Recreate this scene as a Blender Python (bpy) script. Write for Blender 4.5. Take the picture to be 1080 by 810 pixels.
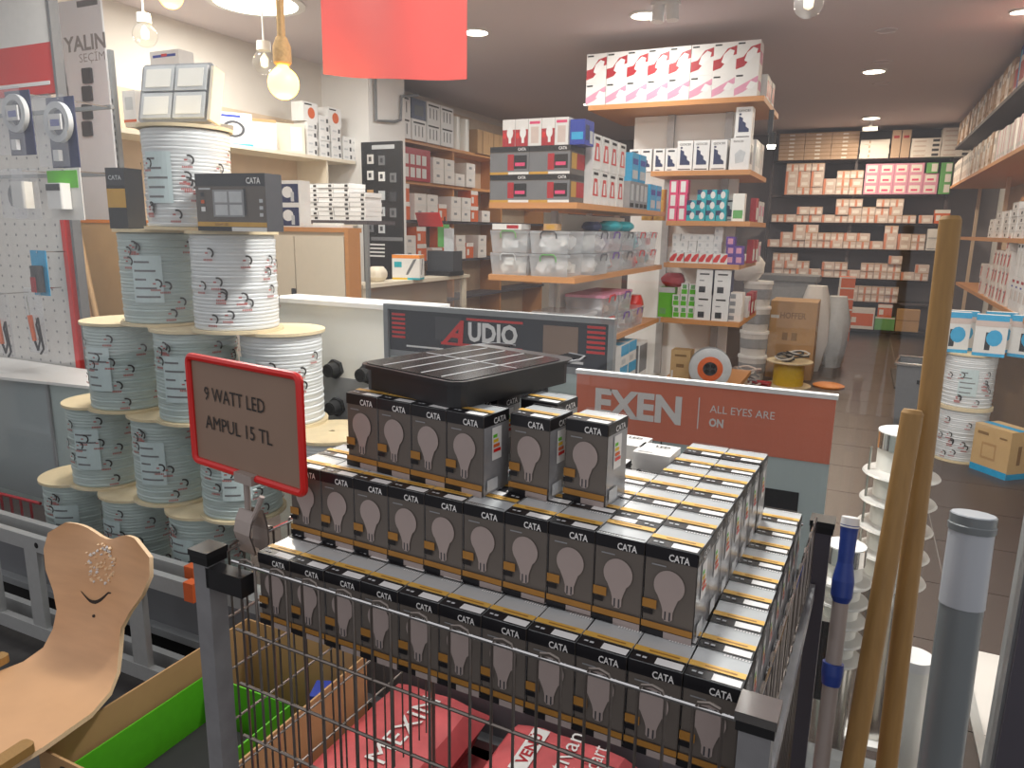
import bpy, math, random
import numpy as np
from mathutils import Matrix, Vector
random.seed(7)
for o in list(bpy.data.objects): bpy.data.objects.remove(o)
SC = bpy.context.scene; COL = SC.collection
# ------------------------------------------------------------------ camera
H = 1.6; F = 772.0
def rot(yaw, pitch, roll):
    y, p, r = map(math.radians, (yaw, pitch, roll))
    fwd = np.array([-math.sin(y)*math.cos(p), math.cos(y)*math.cos(p), -math.sin(p)])
    right = np.array([math.cos(y), math.sin(y), 0.0]); up = np.cross(right, fwd)
    return np.array([right*math.cos(r)+up*math.sin(r), -right*math.sin(r)+up*math.cos(r), fwd])
CR = rot(25.2, 12.0, 0.9)
cd = bpy.data.cameras.new('camera'); cd.sensor_fit = 'HORIZONTAL'; cd.sensor_width = 36; cd.lens = F/1080*36
cd.clip_start = 0.02; cd.clip_end = 100
cam = bpy.data.objects.new('camera', cd); COL.objects.link(cam); SC.camera = cam
m4 = Matrix.Identity(4)
for i in range(3):
    m4[i][0] = CR[0][i]; m4[i][1] = CR[1][i]; m4[i][2] = -CR[2][i]
m4.translation = (0, 0, H); cam.matrix_world = m4
def ray(x, y): return CR.T @ np.array([(x-540)/F, -(y-405)/F, 1.0])
def PZ(x, y, z):
    d = ray(x, y); t = (z-H)/d[2]; return Vector((t*d[0], t*d[1], z))
def PY(x, y, Y):
    d = ray(x, y); t = Y/d[1]; return Vector((t*d[0], Y, H+t*d[2]))
def PX(x, y, X):
    d = ray(x, y); t = X/d[0]; return Vector((X, t*d[1], H+t*d[2]))
# ------------------------------------------------------------------ world, exposure
SC.view_settings.view_transform = 'Standard'; SC.view_settings.look = 'None'
SC.view_settings.gamma = 1; SC.view_settings.use_curve_mapping = False
SC.view_settings.exposure = 0.0
w = bpy.data.worlds.new('evening_sky'); SC.world = w; w.use_nodes = True
w.node_tree.nodes['Background'].inputs[0].default_value = (0.80, 0.78, 0.80, 1)
w.node_tree.nodes['Background'].inputs[1].default_value = 0.85
def lamp(name, loc, power, size, color=(1, 1, 1), rotx=0.0, parent=None, spread=math.pi, shape='DISK'):
    ld = bpy.data.lights.new(name, 'AREA'); ld.energy = power; ld.size = size; ld.color = color; ld.shape = shape
    ld.spread = spread
    o = bpy.data.objects.new(name, ld); COL.objects.link(o); o.location = loc; o.rotation_euler = (rotx, 0, 0)
    if parent: o.parent = parent
    return o
CEIL = 3.2; WX0, WX1, WY1 = -5.2, 1.75, 13.45; GY = 1.92; PAVE = -0.15
# ------------------------------------------------------------------ materials
MATS = {}
def srgb(h):
    h = h.lstrip('#'); c = [int(h[i:i+2], 16)/255 for i in (0, 2, 4)]
    return [x/12.92 if x <= .04045 else ((x+.055)/1.055)**2.4 for x in c]
def M(name, col, rough=.5, metal=0., var=.08, scale=30., bump=0., stretch=(1, 1, 1), emit=0., spec=.5):
    m = bpy.data.materials.new(name); m.use_nodes = True; nt = m.node_tree; b = nt.nodes['Principled BSDF']
    c = srgb(col)
    b.inputs['Roughness'].default_value = rough; b.inputs['Metallic'].default_value = metal
    b.inputs['Specular IOR Level'].default_value = spec
    b.inputs['Base Color'].default_value = (*c, 1)
    if var or bump:
        tc = nt.nodes.new('ShaderNodeTexCoord'); mp = nt.nodes.new('ShaderNodeMapping'); n = nt.nodes.new('ShaderNodeTexNoise')
        mp.inputs['Scale'].default_value = stretch
        n.inputs['Scale'].default_value = scale; n.inputs['Detail'].default_value = 3
        nt.links.new(tc.outputs['Object'], mp.inputs[0]); nt.links.new(mp.outputs[0], n.inputs['Vector'])
        if var:
            mx = nt.nodes.new('ShaderNodeMix'); mx.data_type = 'RGBA'
            mx.inputs[6].default_value = (*[max(0, x*(1-var*2)) for x in c], 1)
            mx.inputs[7].default_value = (*[min(1, x*(1+var*2)) for x in c], 1)
            nt.links.new(n.outputs['Fac'], mx.inputs[0]); nt.links.new(mx.outputs[2], b.inputs['Base Color'])
        if bump:
            bp = nt.nodes.new('ShaderNodeBump'); bp.inputs['Strength'].default_value = bump; bp.inputs['Distance'].default_value = .004
            nt.links.new(n.outputs['Fac'], bp.inputs['Height']); nt.links.new(bp.outputs[0], b.inputs['Normal'])
    if emit:
        b.inputs['Emission Color'].default_value = (*c, 1); b.inputs['Emission Strength'].default_value = emit
    MATS[name] = m; return m
def clear_mat(name, tint, milk, rough=.05, refl=None):
    m = bpy.data.materials.new(name); m.use_nodes = True; nt = m.node_tree; nt.nodes.remove(nt.nodes['Principled BSDF'])
    out = nt.nodes['Material Output']
    tr = nt.nodes.new('ShaderNodeBsdfTransparent'); tr.inputs[0].default_value = (*tint, 1)
    df = nt.nodes.new('ShaderNodeBsdfDiffuse'); df.inputs[0].default_value = (.86, .88, .9, 1)
    gl = nt.nodes.new('ShaderNodeBsdfGlossy'); gl.inputs['Roughness'].default_value = rough
    m1 = nt.nodes.new('ShaderNodeMixShader'); m1.inputs[0].default_value = milk
    m2 = nt.nodes.new('ShaderNodeMixShader'); lw = nt.nodes.new('ShaderNodeLayerWeight'); pw = nt.nodes.new('ShaderNodeMath'); pw.operation = 'POWER'; pw.inputs[1].default_value = 5
    fr = nt.nodes.new('ShaderNodeMath'); fr.operation = 'MULTIPLY_ADD'; fr.inputs[1].default_value = .9; fr.inputs[2].default_value = .035
    nt.links.new(lw.outputs['Facing'], pw.inputs[0]); nt.links.new(pw.outputs[0], fr.inputs[0])
    nt.links.new(tr.outputs[0], m1.inputs[1]); nt.links.new(df.outputs[0], m1.inputs[2])
    nt.links.new(fr.outputs[0], m2.inputs[0]); nt.links.new(m1.outputs[0], m2.inputs[1]); nt.links.new(gl.outputs[0], m2.inputs[2])
    nt.links.new(m2.outputs[0], out.inputs['Surface']); MATS[name] = m
for a in [('tile', '#4b403c', .38, 0, .10, 6, 0, (1, 14, 1)), ('grout', '#8d8681', .8), ('marble', '#e6e1da', .25, 0, .05, 5), ('pave', '#3c3a39', .9, 0, .2, 20),
    ('ceil', '#d2c9cc', .8, 0, .01, 2), ('wall_cream', '#d9d2c8', .8, 0, .02, 3), ('wall_white', '#eceae6', .7, 0, .02, 3), ('wall_dark', '#7a7375', .8, 0, .05, 3),
    ('alu', '#b4b6b5', .35, .4, .04, 40), ('alu_paint', '#8a8d8e', .45, .3, .04, 40), ('frame_dark', '#55525a', .5, .2, .03, 10), ('sillface', '#6d6f72', .5, .2, .05, 8), ('black', '#131315', .45), ('rubber', '#1b1b1c', .7), ('gap', '#0b0a0a', .9),
    ('steel', '#c4c2bd', .22, 1, .03, 30), ('poster_white', '#e4e9f0', .45, 0, .02), ('louvre_steel', '#cfcdc8', .35, .35, .03, 30), ('chrome', '#dedede', .1, 1, 0), ('wire', '#857d77', .3, .8, .1, 60), ('post', '#8d8d8f', .4, .35, .12, 25), ('shelf_wood', '#c58a52', .5, 0, .08, 8, 0, (1, 12, 12)),
    ('shelf_pale', '#cdb79d', .6, 0, .06, 8), ('shelf_dark', '#4b4446', .6), ('upright', '#b9b8b8', .45, .4),
    ('ply', '#c99d74', .42, 0, .07, 7, .0, (1, 1, 6)), ('ply_edge', '#e2c39d', .6, 0, .1, 60, 0, (1, 12, 1)), ('flange', '#d9c7a2', .7, 0, .06, 20), ('pole_wood', '#94713f', .5, 0, .1, 20, 0, (8, 8, .6)), ('stick', '#d3b083', .6, 0, .08, 20, 0, (8, 8, .6)),
    ('kraft', '#b58f62', .8, 0, .06, 9), ('kraft_dark', '#8b6d4b', .85, 0, .06, 9), ('kraft_pale', '#c9a877', .8, 0, .05, 9),
    ('bx_front', '#625b55', .4, 0, .05, 25), ('bx_black', '#17161a', .35), ('bx_side', '#9a9a9c', .28, .3, .3, 22), ('bx_top', '#c3c7c8', .25, .15, .06, 30), ('bx_gold', '#dcae52', .4, .1, .06, 60), ('bx_brown', '#a1712f', .5), ('bulb_print', '#a39590', .4, 0, .03), ('white', '#e2e1df', .45, 0, .03), ('paper', '#dcdad6', .6, 0, .03), ('dim_white', '#d6d3cf', .6, 0, .04),
    ('red', '#cf2420', .35, 0, .04), ('red_dark', '#a51c26', .45, 0, .1), ('red_bag', '#c6595b', .45, 0, .25, 9, .3), ('sign_brown', '#8b7362', .6, 0, .05, 8), ('ink', '#2a2624', .7), ('ink_red', '#b0605a', .6), ('grey', '#8f9092', .5), ('grey_mid', '#6f7072', .5), ('grey_dark', '#3d3e42', .5), ('grey_light', '#bfc2c4', .45),
    ('exen_red', '#d0765c', .35, 0, .05, 4), ('exen_grey', '#b2bfbd', .4, 0, .05, 4), ('audio_navy', '#1f222c', .35), ('green', '#5cb827', .45, 0, .06), ('green_lid', '#62a35a', .5), ('blue', '#2b3f9c', .45, 0, .05), ('cyan', '#2fa0cf', .4), ('teal', '#23a3ae', .45), ('pink', '#d6416f', .45), ('magenta_box', '#cf8fa6', .6), ('purple', '#5f3c92', .5), ('orange', '#d2622f', .5), ('band_orange', '#c98064', .6), ('orange_tape', '#e58a2f', .5), ('yellow', '#d9b324', .5), ('gold', '#c79a44', .35, .3),
    ('peach', '#cbb9b0', .65, 0, .05), ('tan_box', '#b79b83', .7, 0, .05), ('pale_box', '#e0d9d2', .6, 0, .04), ('cable_white', '#d7dadb', .4, 0, .05, 18, .5, (1, 1, 9)), ('cable_grey', '#b4c2c0', .4, 0, .08, 18, .6, (1, 1, 9)), ('wrap_label', '#c3d3d4', .3, 0, .05),
    ('solar', '#101115', .14, .1, .15, 60), ('solar_line', '#d4d5d7', .4), ('plastic_black', '#202022', .35, 0, .05), ('flag_red', '#ea5a52', .55, 0, .05, 6), ('rope', '#b08d5a', .9, 0, .2, 90, .8), ('pvc', '#6f7577', .35, 0, .04, 5), ('pvc_pale', '#a7acb2', .4, 0, .03, 5), ('blue_grip', '#27418f', .4, 0, .05), ('clip_plastic', '#9d918a', .35, 0, .04), ('cream', '#ddd2bd', .55, 0, .03), ('pearl', '#e9e7df', .35, 0, .02), ('navy', '#2a3358', .5)]:
    M(*a)
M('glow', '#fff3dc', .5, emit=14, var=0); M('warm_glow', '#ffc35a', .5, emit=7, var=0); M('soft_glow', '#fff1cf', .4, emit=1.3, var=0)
clear_mat('window_glass', (.97, .98, .98), .012, 0.0)
clear_mat('clear_plastic', (.95, .96, .97), .30, .12); clear_mat('film', (.97, .97, .98), .10, .08); clear_mat('bulb_glass', (.99, .98, .95), .08, .03)
# ------------------------------------------------------------------ mesh builder
TXT = {}
def text_mesh(s, bold):
    if (s, bold) not in TXT:
        c = bpy.data.curves.new('t', 'FONT'); c.body = s; c.resolution_u = 2; c.offset = bold
        o = bpy.data.objects.new('t', c); COL.objects.link(o)
        me = bpy.data.meshes.new_from_object(o)
        v = np.array([tuple(q.co[:2]) for q in me.vertices]) if len(me.vertices) else np.zeros((1, 2))
        f = [tuple(p.vertices) for p in me.polygons]
        bpy.data.objects.remove(o); bpy.data.curves.remove(c); bpy.data.meshes.remove(me)
        TXT[(s, bold)] = (v, f)
    return TXT[(s, bold)]
class MB:
    def __init__(s): s.v = []; s.f = []; s.m = []; s.slots = []
    def mi(s, m):
        if m not in s.slots: s.slots.append(m)
        return s.slots.index(m)
    def add(s, vs, fs, m, T=None):
        k = len(s.v); i = s.mi(m)
        s.v += [tuple(T @ Vector(q)) for q in vs] if T else [tuple(q) for q in vs]
        for f in fs: s.f.append(tuple(k+a for a in f)); s.m.append(i)
        return s
    def quad(s, pts, m): return s.add(pts, [tuple(range(len(pts)))], m)
    def box(s, x0, x1, y0, y1, z0, z1, m, T=None):
        return s.add([(x0,y0,z0),(x1,y0,z0),(x1,y1,z0),(x0,y1,z0),(x0,y0,z1),(x1,y0,z1),(x1,y1,z1),(x0,y1,z1)],
            [(3,2,1,0),(4,5,6,7),(0,1,5,4),(1,2,6,5),(2,3,7,6),(3,0,4,7)], m, T)
    def bevbox(s, x0, x1, y0, y1, z0, z1, b, m, T=None):
        # box with rounded vertical edges
        pts = []
        for cx, cy, a0 in ((x1-b, y1-b, 0), (x0+b, y1-b, 90), (x0+b, y0+b, 180), (x1-b, y0+b, 270)):
            for k in range(4):
                a = math.radians(a0+30*k); pts.append((cx+b*math.cos(a), cy+b*math.sin(a)))
        return s.prism(pts, z0, z1, m, T)
    def prism(s, pts, z0, z1, m, T=None, side=None):
        n = len(pts)
        s.add([(x, y, z0) for x, y in pts]+[(x, y, z1) for x, y in pts], [tuple(range(n-1, -1, -1)), tuple(range(n, 2*n))], m, T)
        return s.add([(x, y, z0) for x, y in pts]+[(x, y, z1) for x, y in pts], [(i, (i+1) % n, n+(i+1) % n, n+i) for i in range(n)], side or m, T)
    def cyl(s, p0, p1, r0, m, r1=None, n=10, caps=True, T=None):
        p0, p1 = Vector(p0), Vector(p1); r1 = r0 if r1 is None else r1
        d = (p1-p0).normalized(); a = d.orthogonal().normalized(); b = d.cross(a)
        vs = [tuple(p+(a*math.cos(t)+b*math.sin(t))*r) for p, r in ((p0, r0), (p1, r1)) for t in [2*math.pi*i/n for i in range(n)]]
        fs = [(i, (i+1) % n, n+(i+1) % n, n+i) for i in range(n)]
        if caps: fs += [tuple(range(n-1, -1, -1)), tuple(range(n, 2*n))]
        return s.add(vs, fs, m, T)
    def tube(s, path, r, m, n=6, T=None):
        path = [Vector(p) for p in path]; vs = []; fs = []; a = None
        for i, p in enumerate(path):
            d = (path[min(i+1, len(path)-1)]-path[max(i-1, 0)]).normalized()
            a = d.orthogonal() if a is None else a-d*a.dot(d)
            if a.length < 1e-6: a = d.orthogonal()
            a.normalize(); b = d.cross(a)
            vs += [tuple(p+(a*math.cos(2*math.pi*k/n)+b*math.sin(2*math.pi*k/n))*r) for k in range(n)]
        for i in range(len(path)-1):
            fs += [(i*n+k, i*n+(k+1) % n, (i+1)*n+(k+1) % n, (i+1)*n+k) for k in range(n)]
        fs += [tuple(range(n-1, -1, -1)), tuple(range((len(path)-1)*n, len(path)*n))]
        return s.add(vs, fs, m, T)
    def lathe(s, prof, m, n=24, T=None):
        vs = [(r*math.cos(2*math.pi*k/n), r*math.sin(2*math.pi*k/n), z) for r, z in prof for k in range(n)]
        fs = [(i*n+k, i*n+(k+1) % n, (i+1)*n+(k+1) % n, (i+1)*n+k) for i in range(len(prof)-1) for k in range(n)]
        return s.add(vs, fs, m, T)
    def text(s, t, o, u, v, h, m, bold=0.0, width=None, anchor='c', slant=0):
        V, f = text_mesh(t, bold); o, u, v = Vector(o), Vector(u).normalized(), Vector(v).normalized()
        lo, hi = V.min(0), V.max(0); cap = .69
        sy = h/cap; sx = sy if width is None else width/max(1e-6, hi[0]-lo[0])
        cx = {'c': (lo[0]+hi[0])/2, 'l': lo[0], 'r': hi[0]}[anchor]
        return s.add([tuple(o+u*((q[0]-cx)*sx+slant*q[1]*sy)+v*((q[1]-cap/2)*sy)) for q in V], f, m)
    def mesh(s, name, smooth=False):
        me = bpy.data.meshes.new(name); me.from_pydata(s.v, [], s.f)
        for q in s.slots: me.materials.append(MATS[q])
        me.polygons.foreach_set('material_index', s.m)
        if smooth: me.polygons.foreach_set('use_smooth', [True]*len(s.f)); 
        me.update()
        if smooth:
            try: me.set_sharp_from_angle(angle=math.radians(38))
            except Exception: pass
        return me
    def build(s, name, parent=None, loc=None, rz=0, smooth=False, label=None):
        return mk(name, s.mesh(name, smooth), parent, loc, rz, label)
def mk(name, me, parent=None, loc=None, rz=0, label=None):
    o = bpy.data.objects.new(name, me); COL.objects.link(o)
    if parent: o.parent = parent
    if loc is not None: o.location = loc
    o.rotation_euler[2] = rz
    if label: o['label'] = label
    return o
def thing(name, loc, rz=0): return mk(name, None, None, loc, rz)
USED = {}
def tag(o, label, cat, group=None):
    USED.setdefault(label, []).append(o.name)
    o['label'] = label; o['category'] = cat
    if group: o['group'] = group
    return o
def struct(o): o['kind'] = 'structure'; return o
def copy_tree(o, parent=None, loc=None, rz=None):
    c = o.copy(); COL.objects.link(c)
    if parent: c.parent = parent
    if loc is not None: c.location = loc
    if rz is not None: c.rotation_euler[2] = rz
    for ch in o.children: copy_tree(ch, c)
    return c
OR = ['first', 'second', 'third', 'fourth', 'fifth', 'sixth', 'seventh', 'eighth', 'ninth', 'tenth', 'eleventh', 'twelfth', 'thirteenth', 'fourteenth', 'fifteenth', 'sixteenth', 'seventeenth', 'eighteenth', 'nineteenth', 'twentieth', 'twenty-first', 'twenty-second', 'twenty-third', 'twenty-fourth', 'twenty-fifth', 'twenty-sixth', 'twenty-seventh', 'twenty-eighth', 'twenty-ninth', 'thirtieth']+['thirty-'+q for q in ('first', 'second', 'third', 'fourth', 'fifth', 'sixth', 'seventh', 'eighth', 'ninth')]+['fortieth', 'forty-first', 'forty-second', 'forty-third', 'forty-fourth']
def face_frame(w, d, h, f):
    e = .0008
    return {'f': ((-w/2, -d/2-e, 0), (1,0,0), (0,0,1), w, h), 'r': ((w/2+e, -d/2, 0), (0,1,0), (0,0,1), d, h),
            'l': ((-w/2-e, d/2, 0), (0,-1,0), (0,0,1), d, h), 't': ((-w/2, -d/2, h+e), (1,0,0), (0,1,0), w, d),
            'b': ((w/2, d/2+e, 0), (-1,0,0), (0,0,1), w, h)}[f]
def decal(mb, w, d, h, f, items):
    o, u, v, W, Hh = face_frame(w, d, h, f); o, u, v = Vector(o), Vector(u), Vector(v); nrm = u.cross(v)
    for k, it in enumerate(items):
        oo = o+nrm*(.0003*k)
        if isinstance(it[0], str):   # text: (string, cu, cv, height_frac, mat, bold, widthfrac)
            s, cu, cv, hf, m = it[:5]
            mb.text(s, oo+u*(cu*W)+v*(cv*Hh), u, v, hf*Hh, m, it[5] if len(it) > 5 else 0, it[6]*W if len(it) > 6 else None)
        elif len(it) == 2:           # polygon
            mb.quad([tuple(oo+u*(a*W)+v*(b*Hh)) for a, b in it[0]], it[1])
        else:
            a, b, c, e, m = it
            mb.quad([tuple(oo+u*(x*W)+v*(y*Hh)) for x, y in ((a, b), (c, b), (c, e), (a, e))], m)
CART = {}
def carton(key, w, d, h, base, prints=None, sides=None):
    """plain printed box, origin bottom centre; prints = {face: [items]}"""
    if key in CART: return CART[key]
    mb = MB(); mb.box(-w/2, w/2, -d/2, d/2, 0, h, base)
    for f, items in (prints or {}).items(): decal(mb, w, d, h, f, items)
    CART[key] = mb.mesh(key); CART[key]['dims'] = (w, d, h)
    return CART[key]
def put(name, key, loc, label, cat='box', group=None, rz=0.0):
    o = mk(name, CART[key] if isinstance(key, str) else key, None, loc, rz)
    return tag(o, label, cat, group)
# ================================================================== STRUCTURE
fl = MB().box(WX0-.1, WX1+.1, GY, WY1+.1, -.06, -.004, 'grout').build('floor'); struct(fl)
TX, TY = .64, .576
tile_me = MB().box(-TX/2+.003, TX/2-.003, -TY/2+.003, TY/2-.003, -.004, 0, 'tile').mesh('tile')
marb_me = MB().box(-TX/2+.002, TX/2-.002, -TY/2+.002, TY/2-.002, -.004, 0, 'marble').mesh('tile')
for i in range(-2, 3):
    for j in range(-5, 15):
        x = -.14+TX*(i+.5); y = 4.88+TY*(j+.5)
        if y < 2.1 or y > 13.2: continue
        mk('tile', marb_me if (x > .5 and y < 3.15) else tile_me, fl, (x, y, 0))
tm = MB().box(WX0, -.14-2*TX, GY+.08, WY1, -.004, 0, 'tile').build('tile_field', fl); tm['kind'] = 'stuff'
struct(MB().box(.485, .515, 2.0, 3.15, 0, .006, 'alu').build('trim_1'))
struct(MB().box(-9, 5, -4, GY-.04, PAVE-.1, PAVE, 'pave').build('pavement'))
struct(MB().box(WX0-.1, WX1+.1, GY-.05, WY1+.1, CEIL, CEIL+.1, 'ceil').build('ceiling'))
struct(MB().box(WX0-.12, WX0, GY-.05, WY1, 0, CEIL, 'wall_cream').build('wall_left'))
struct(MB().box(WX1, WX1+.12, GY-.05, WY1, 0, CEIL, 'wall_white').build('wall_right'))
struct(MB().box(WX0, WX1, WY1, WY1+.12, 0, CEIL, 'wall_dark').build('wall_back'))
struct(MB().box(WX0-.12, WX1+.12, GY-.06, GY+.06, 2.95, CEIL, 'frame_dark').build('wall_front'))
# pillar with the conduit on the left wall
pl = PX(358, 100, -4.9).y; pr = PX(411, 95, -4.55)
struct(MB().box(WX0, -4.62, 6.35, 7.0, 0, CEIL, 'wall_white').build('wall_pillar'))
# storefront
win = struct(thing('window_1', (0, GY, 0)))
MB().box(WX0, .40, -.06, .05, .17, .22, 'alu').box(WX0, .40, -.062, -.058, .0, .17, 'sillface').box(WX0, .4, -.055, .045, 0, .17, 'sillface').build('sill_rail', win)
MB().box(WX0, .40, -.10, .05, -.03, 0, 'alu_paint').box(WX0, .4, -.05, .05, PAVE, -.03, 'gap').build('sill_base', win)
MB().box(WX0, .405, -.004, .004, .22, 2.95, 'window_glass').build('glass_pane', win)
MB().box(.405, .50, -.06, .06, PAVE, 2.95, 'frame_dark').box(.398, .405, -.045, .045, .0, 2.95, 'alu_paint').build('mullion', win)
door = struct(thing('door_1', (1.1, GY, 0)))
MB().box(-.53, .57, -.004, .004, .08, 2.95, 'window_glass').build('door_glass', door)
MB().box(-.6, .65, -.025, .025, PAVE, .08, 'frame_dark').box(-.6, -.53, -.025, .025, .08, 2.95, 'frame_dark').box(.57, .65, -.025, .025, .08, 2.95, 'frame_dark').build('door_frame', door)
# ------------------------------------------------------------------ ceiling lights
def downlight(x, y, r, power, col, label, warm=False, spread=math.pi, ls=.3):
    t = thing('ceiling_light', (x, y, CEIL)); tag(t, label, 'ceiling light', 'round ceiling downlights')
    MB().lathe([(r*1.18, 0), (r*1.18, -.012), (r, -.016), (r, -.006)], 'white', 20).build('trim_ring', t)
    MB().lathe([(r, -.009), (.001, -.009)], 'glow', 20).build('diffuser', t)
    if power: lamp('lamp_glow', (0, 0, -.03), power, ls, col, 0, t, spread)
W0 = (1, .97, .93); W1 = (1, .82, .62)
p = PZ(680, 15, CEIL); downlight(p.x, p.y, .10, 14, W0, 'round downlight in the ceiling above the tall middle shelving')
p = PZ(502, 33, CEIL); downlight(p.x, p.y, .10, 35, W0, 'round downlight beside the hanging red banner')
p = PZ(919, 124, CEIL); downlight(p.x, p.y, .11, 55, W1, 'warm downlight near the back wall shelving')
p = PZ(1076, 11, CEIL); downlight(p.x, p.y, .06, 18, W1, 'small downlight at far right edge of the ceiling')
p = PZ(270, 2, CEIL); downlight(p.x, p.y, .30, 42, W0, 'large glaring ceiling light above the hanging rope bulb', ls=.6)
downlight(-2.9, 2.3, .12, 40, W0, 'unseen downlight added to light the cable spools in the shop window', ls=.4)  # unseen lamp, set close to the glass to brighten spools and stand header
downlight(-.6, 2.3, .12, 90, W0, 'unseen downlight over the orange window poster, added to light the cart box tops', ls=.4)  # unseen lamp, added and strengthened to brighten the bulb box tops outside
downlight(.55, 4.6, .10, 30, W0, 'downlight over the aisle by the right shelving')
downlight(-.1, 8.6, .10, 25, W1, 'downlight over the aisle in the middle of the shop')
downlight(-3.4, 9.5, .10, 40, W0, 'downlight deep behind the middle shelving')
for k, (px, py) in enumerate([(935, 32), (930, 88), (931, 65)]):
    p = PZ(px, py, CEIL); t = tag(MB().lathe([(.09, 0), (.09, -.008), (.07, -.008), (.068, -.002), (.001, -.002)], 'ceil', 18).build('ceiling_speaker', None, (p.x, p.y, CEIL)), 'flat unlit ceiling disc, %s along the right aisle' % OR[k], 'ceiling disc', 'unlit ceiling discs')
# ================================================================== CART WITH BULB BOXES
P0 = Vector((-.0687, .736)); CA = math.radians(-1.8)
def cw(lx, ly, z, a=CA):
    c, s = math.cos(a), math.sin(a); return Vector((P0.x+lx*c-ly*s, P0.y+lx*s+ly*c, z))
BW, BH, PW, PD = .0622, .114, .0640, .0630
ZL = [1.008, 1.1225, 1.237]
bulb = []
for a in range(-52, 233, 12): bulb.append((.5+.30*math.cos(math.radians(a)), .585+.175*math.sin(math.radians(a))))
bulb = [p for p in bulb]
bulb = bulb + [(.37, .36), (.40, .30), (.40, .22), (.45, .19), (.55, .19), (.60, .22), (.60, .30), (.63, .36)]
mb = MB(); e = .0022
mb.bevbox(-BW/2, BW/2, -BW/2, BW/2, 0, BH-.0012, .0018, 'bx_front')
mb.prism([(-BW/2+e, -BW/2), (BW/2-e, -BW/2), (BW/2, -BW/2+e), (BW/2, BW/2), (-BW/2, BW/2), (-BW/2, -BW/2+e)], BH-.0012, BH, 'bx_top')
box_body = mb.mesh('bulb_box')
mb = MB()
decal(mb, BW, BW, BH, 'f', [(0, .86, 1, 1, 'bx_black'), ('CATA', .66, .905, .075, 'white', .02, .40), (.14, .79, .42, .805, 'grey'), (bulb, 'bulb_print'), (.44, .20, .47, .30, 'grey_dark'), (.53, .20, .56, .30, 'grey_dark'), (0, .30, .28, .40, 'bx_brown'), (0, .23, .22, .285, 'bx_black'), (0, .08, 1, .15, 'bx_brown'), (0, 0, .45, .07, 'bx_black'), (.45, .0, 1, .075, 'bulb_print')])
pf = mb.mesh('front_print')
mb = MB()
decal(mb, BW, BW, BH, 't', [(0, .0, 1, .30, 'bx_black'), (.47, .03, .97, .24, 'white'), (.1, .12, .18, .17, 'grey_light'), (.22, .1, .30, .16, 'grey_light'), (0, .30, 1, .47, 'bx_gold'), (.28, .36, .85, .40, 'bx_brown'), (.0, .965, 1, 1, 'bx_black')])
for k in range(9): decal(mb, BW, BW, BH, 't', [(.5+k*.055, .90, .53+k*.055, .975, 'white')])
pt = mb.mesh('top_print')
mb = MB()
decal(mb, BW, BW, BH, 'r', [(0, 0, 1, .86, 'bx_side'), (0, .86, 1, 1, 'bx_black'), ('CATA', .62, .91, .07, 'white', .02, .5), (.3, .42, .68, .83, 'paper'), (.34, .70, .5, .74, 'green'), (.34, .64, .54, .68, 'yellow'), (.34, .58, .58, .62, 'orange'), (.34, .52, .62, .56, 'red'), (.08, .05, .5, .2, 'grey_light')])
ps = mb.mesh('side_print')
def bulb_box(loc, rz, label, side=False, rev=False):
    o = mk('bulb_box', box_body, None, loc, rz); tag(o, label, 'box', 'grey bulb boxes stacked in the wire cart')
    mk('front_print', pf, o); mk('top_print', pt, o, None, math.pi if rev else 0)
    if rev: o.children[-1].location = (0, 0, 0)
    mk('side_print', ps, o)
    return o
jit = lambda a: random.uniform(-a, a)
for j in range(9):
    for i in range(11):
        if j > 1 and i < 10 : continue      # buried under the upper tiers
        lab = ('grey bulb box in bottom tier front row, %s from left behind the wires' % OR[i]) if j == 0 else ('grey bulb box in bottom tier, right edge column, %s from the front' % OR[j]) if i == 10 else ('grey bulb box in bottom tier second row, mostly hidden, %s from left' % OR[i])
        bulb_box(cw(-(10-i+.5)*PW, (j+.5)*PD, ZL[0]), CA+jit(.015), lab)
A2 = math.radians(-3.2)
def cw2(lx, ly, z):
    q = cw(lx, ly, z); c = cw(-.36, .1, z); d = Matrix.Rotation(A2-CA, 2) @ (q.xy-c.xy); return Vector((c.x+d.x, c.y+d.y, z))
for j in range(1, 8):
    for i in range(10):
        if i < 8 and j > (2 if i < 5 else 4): continue
        lab = ('grey bulb box in middle tier front row, %s from left' % OR[i]) if j == 1 else ('grey bulb box in middle tier, %s column from left, %s row from front' % (OR[i], OR[j-1]))
        if j > 1 and i < 5: lab = 'grey bulb box in middle tier second row under top boxes, %s from left' % OR[i]
        bulb_box(cw2(-(10-i+.5)*PW-.004, (j+.5)*PD+.006+(.008 if j == 7 else 0), ZL[1]), A2+jit(.012), lab, rev=(j == 1 and i in (5, 8)))
A3 = math.radians(-7)
def top_box(px, py, Y, lab):
    p = PY(px, py, Y); bulb_box((p.x, p.y, ZL[2]), A3+jit(.01), lab)
TB0 = PY(397, 445, .905)
for k in range(4):
    p = Vector((TB0.x+k*PW*math.cos(A3), TB0.y+k*PW*math.sin(A3), ZL[2]))
    bulb_box(p, A3, 'grey bulb box in top tier under solar panel, %s of four' % ['leftmost', 'second', 'third', 'rightmost'][k])
bulb_box((TB0.x+.275, TB0.y+.006, ZL[2]), A3, 'grey bulb box in top tier, standing alone left of the rightmost box')
bulb_box((TB0.x+.352, TB0.y+.018, ZL[2]), A3, 'grey bulb box in top tier, rightmost, with bright side label')
for k, (dx, dy) in enumerate([(.08, .078), (.16, .070), (.25, .085)]):
    bulb_box((TB0.x+dx, TB0.y+dy+.01, ZL[2]), A3, 'grey bulb box in top tier back row, %s from left behind the front boxes' % OR[k])
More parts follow.
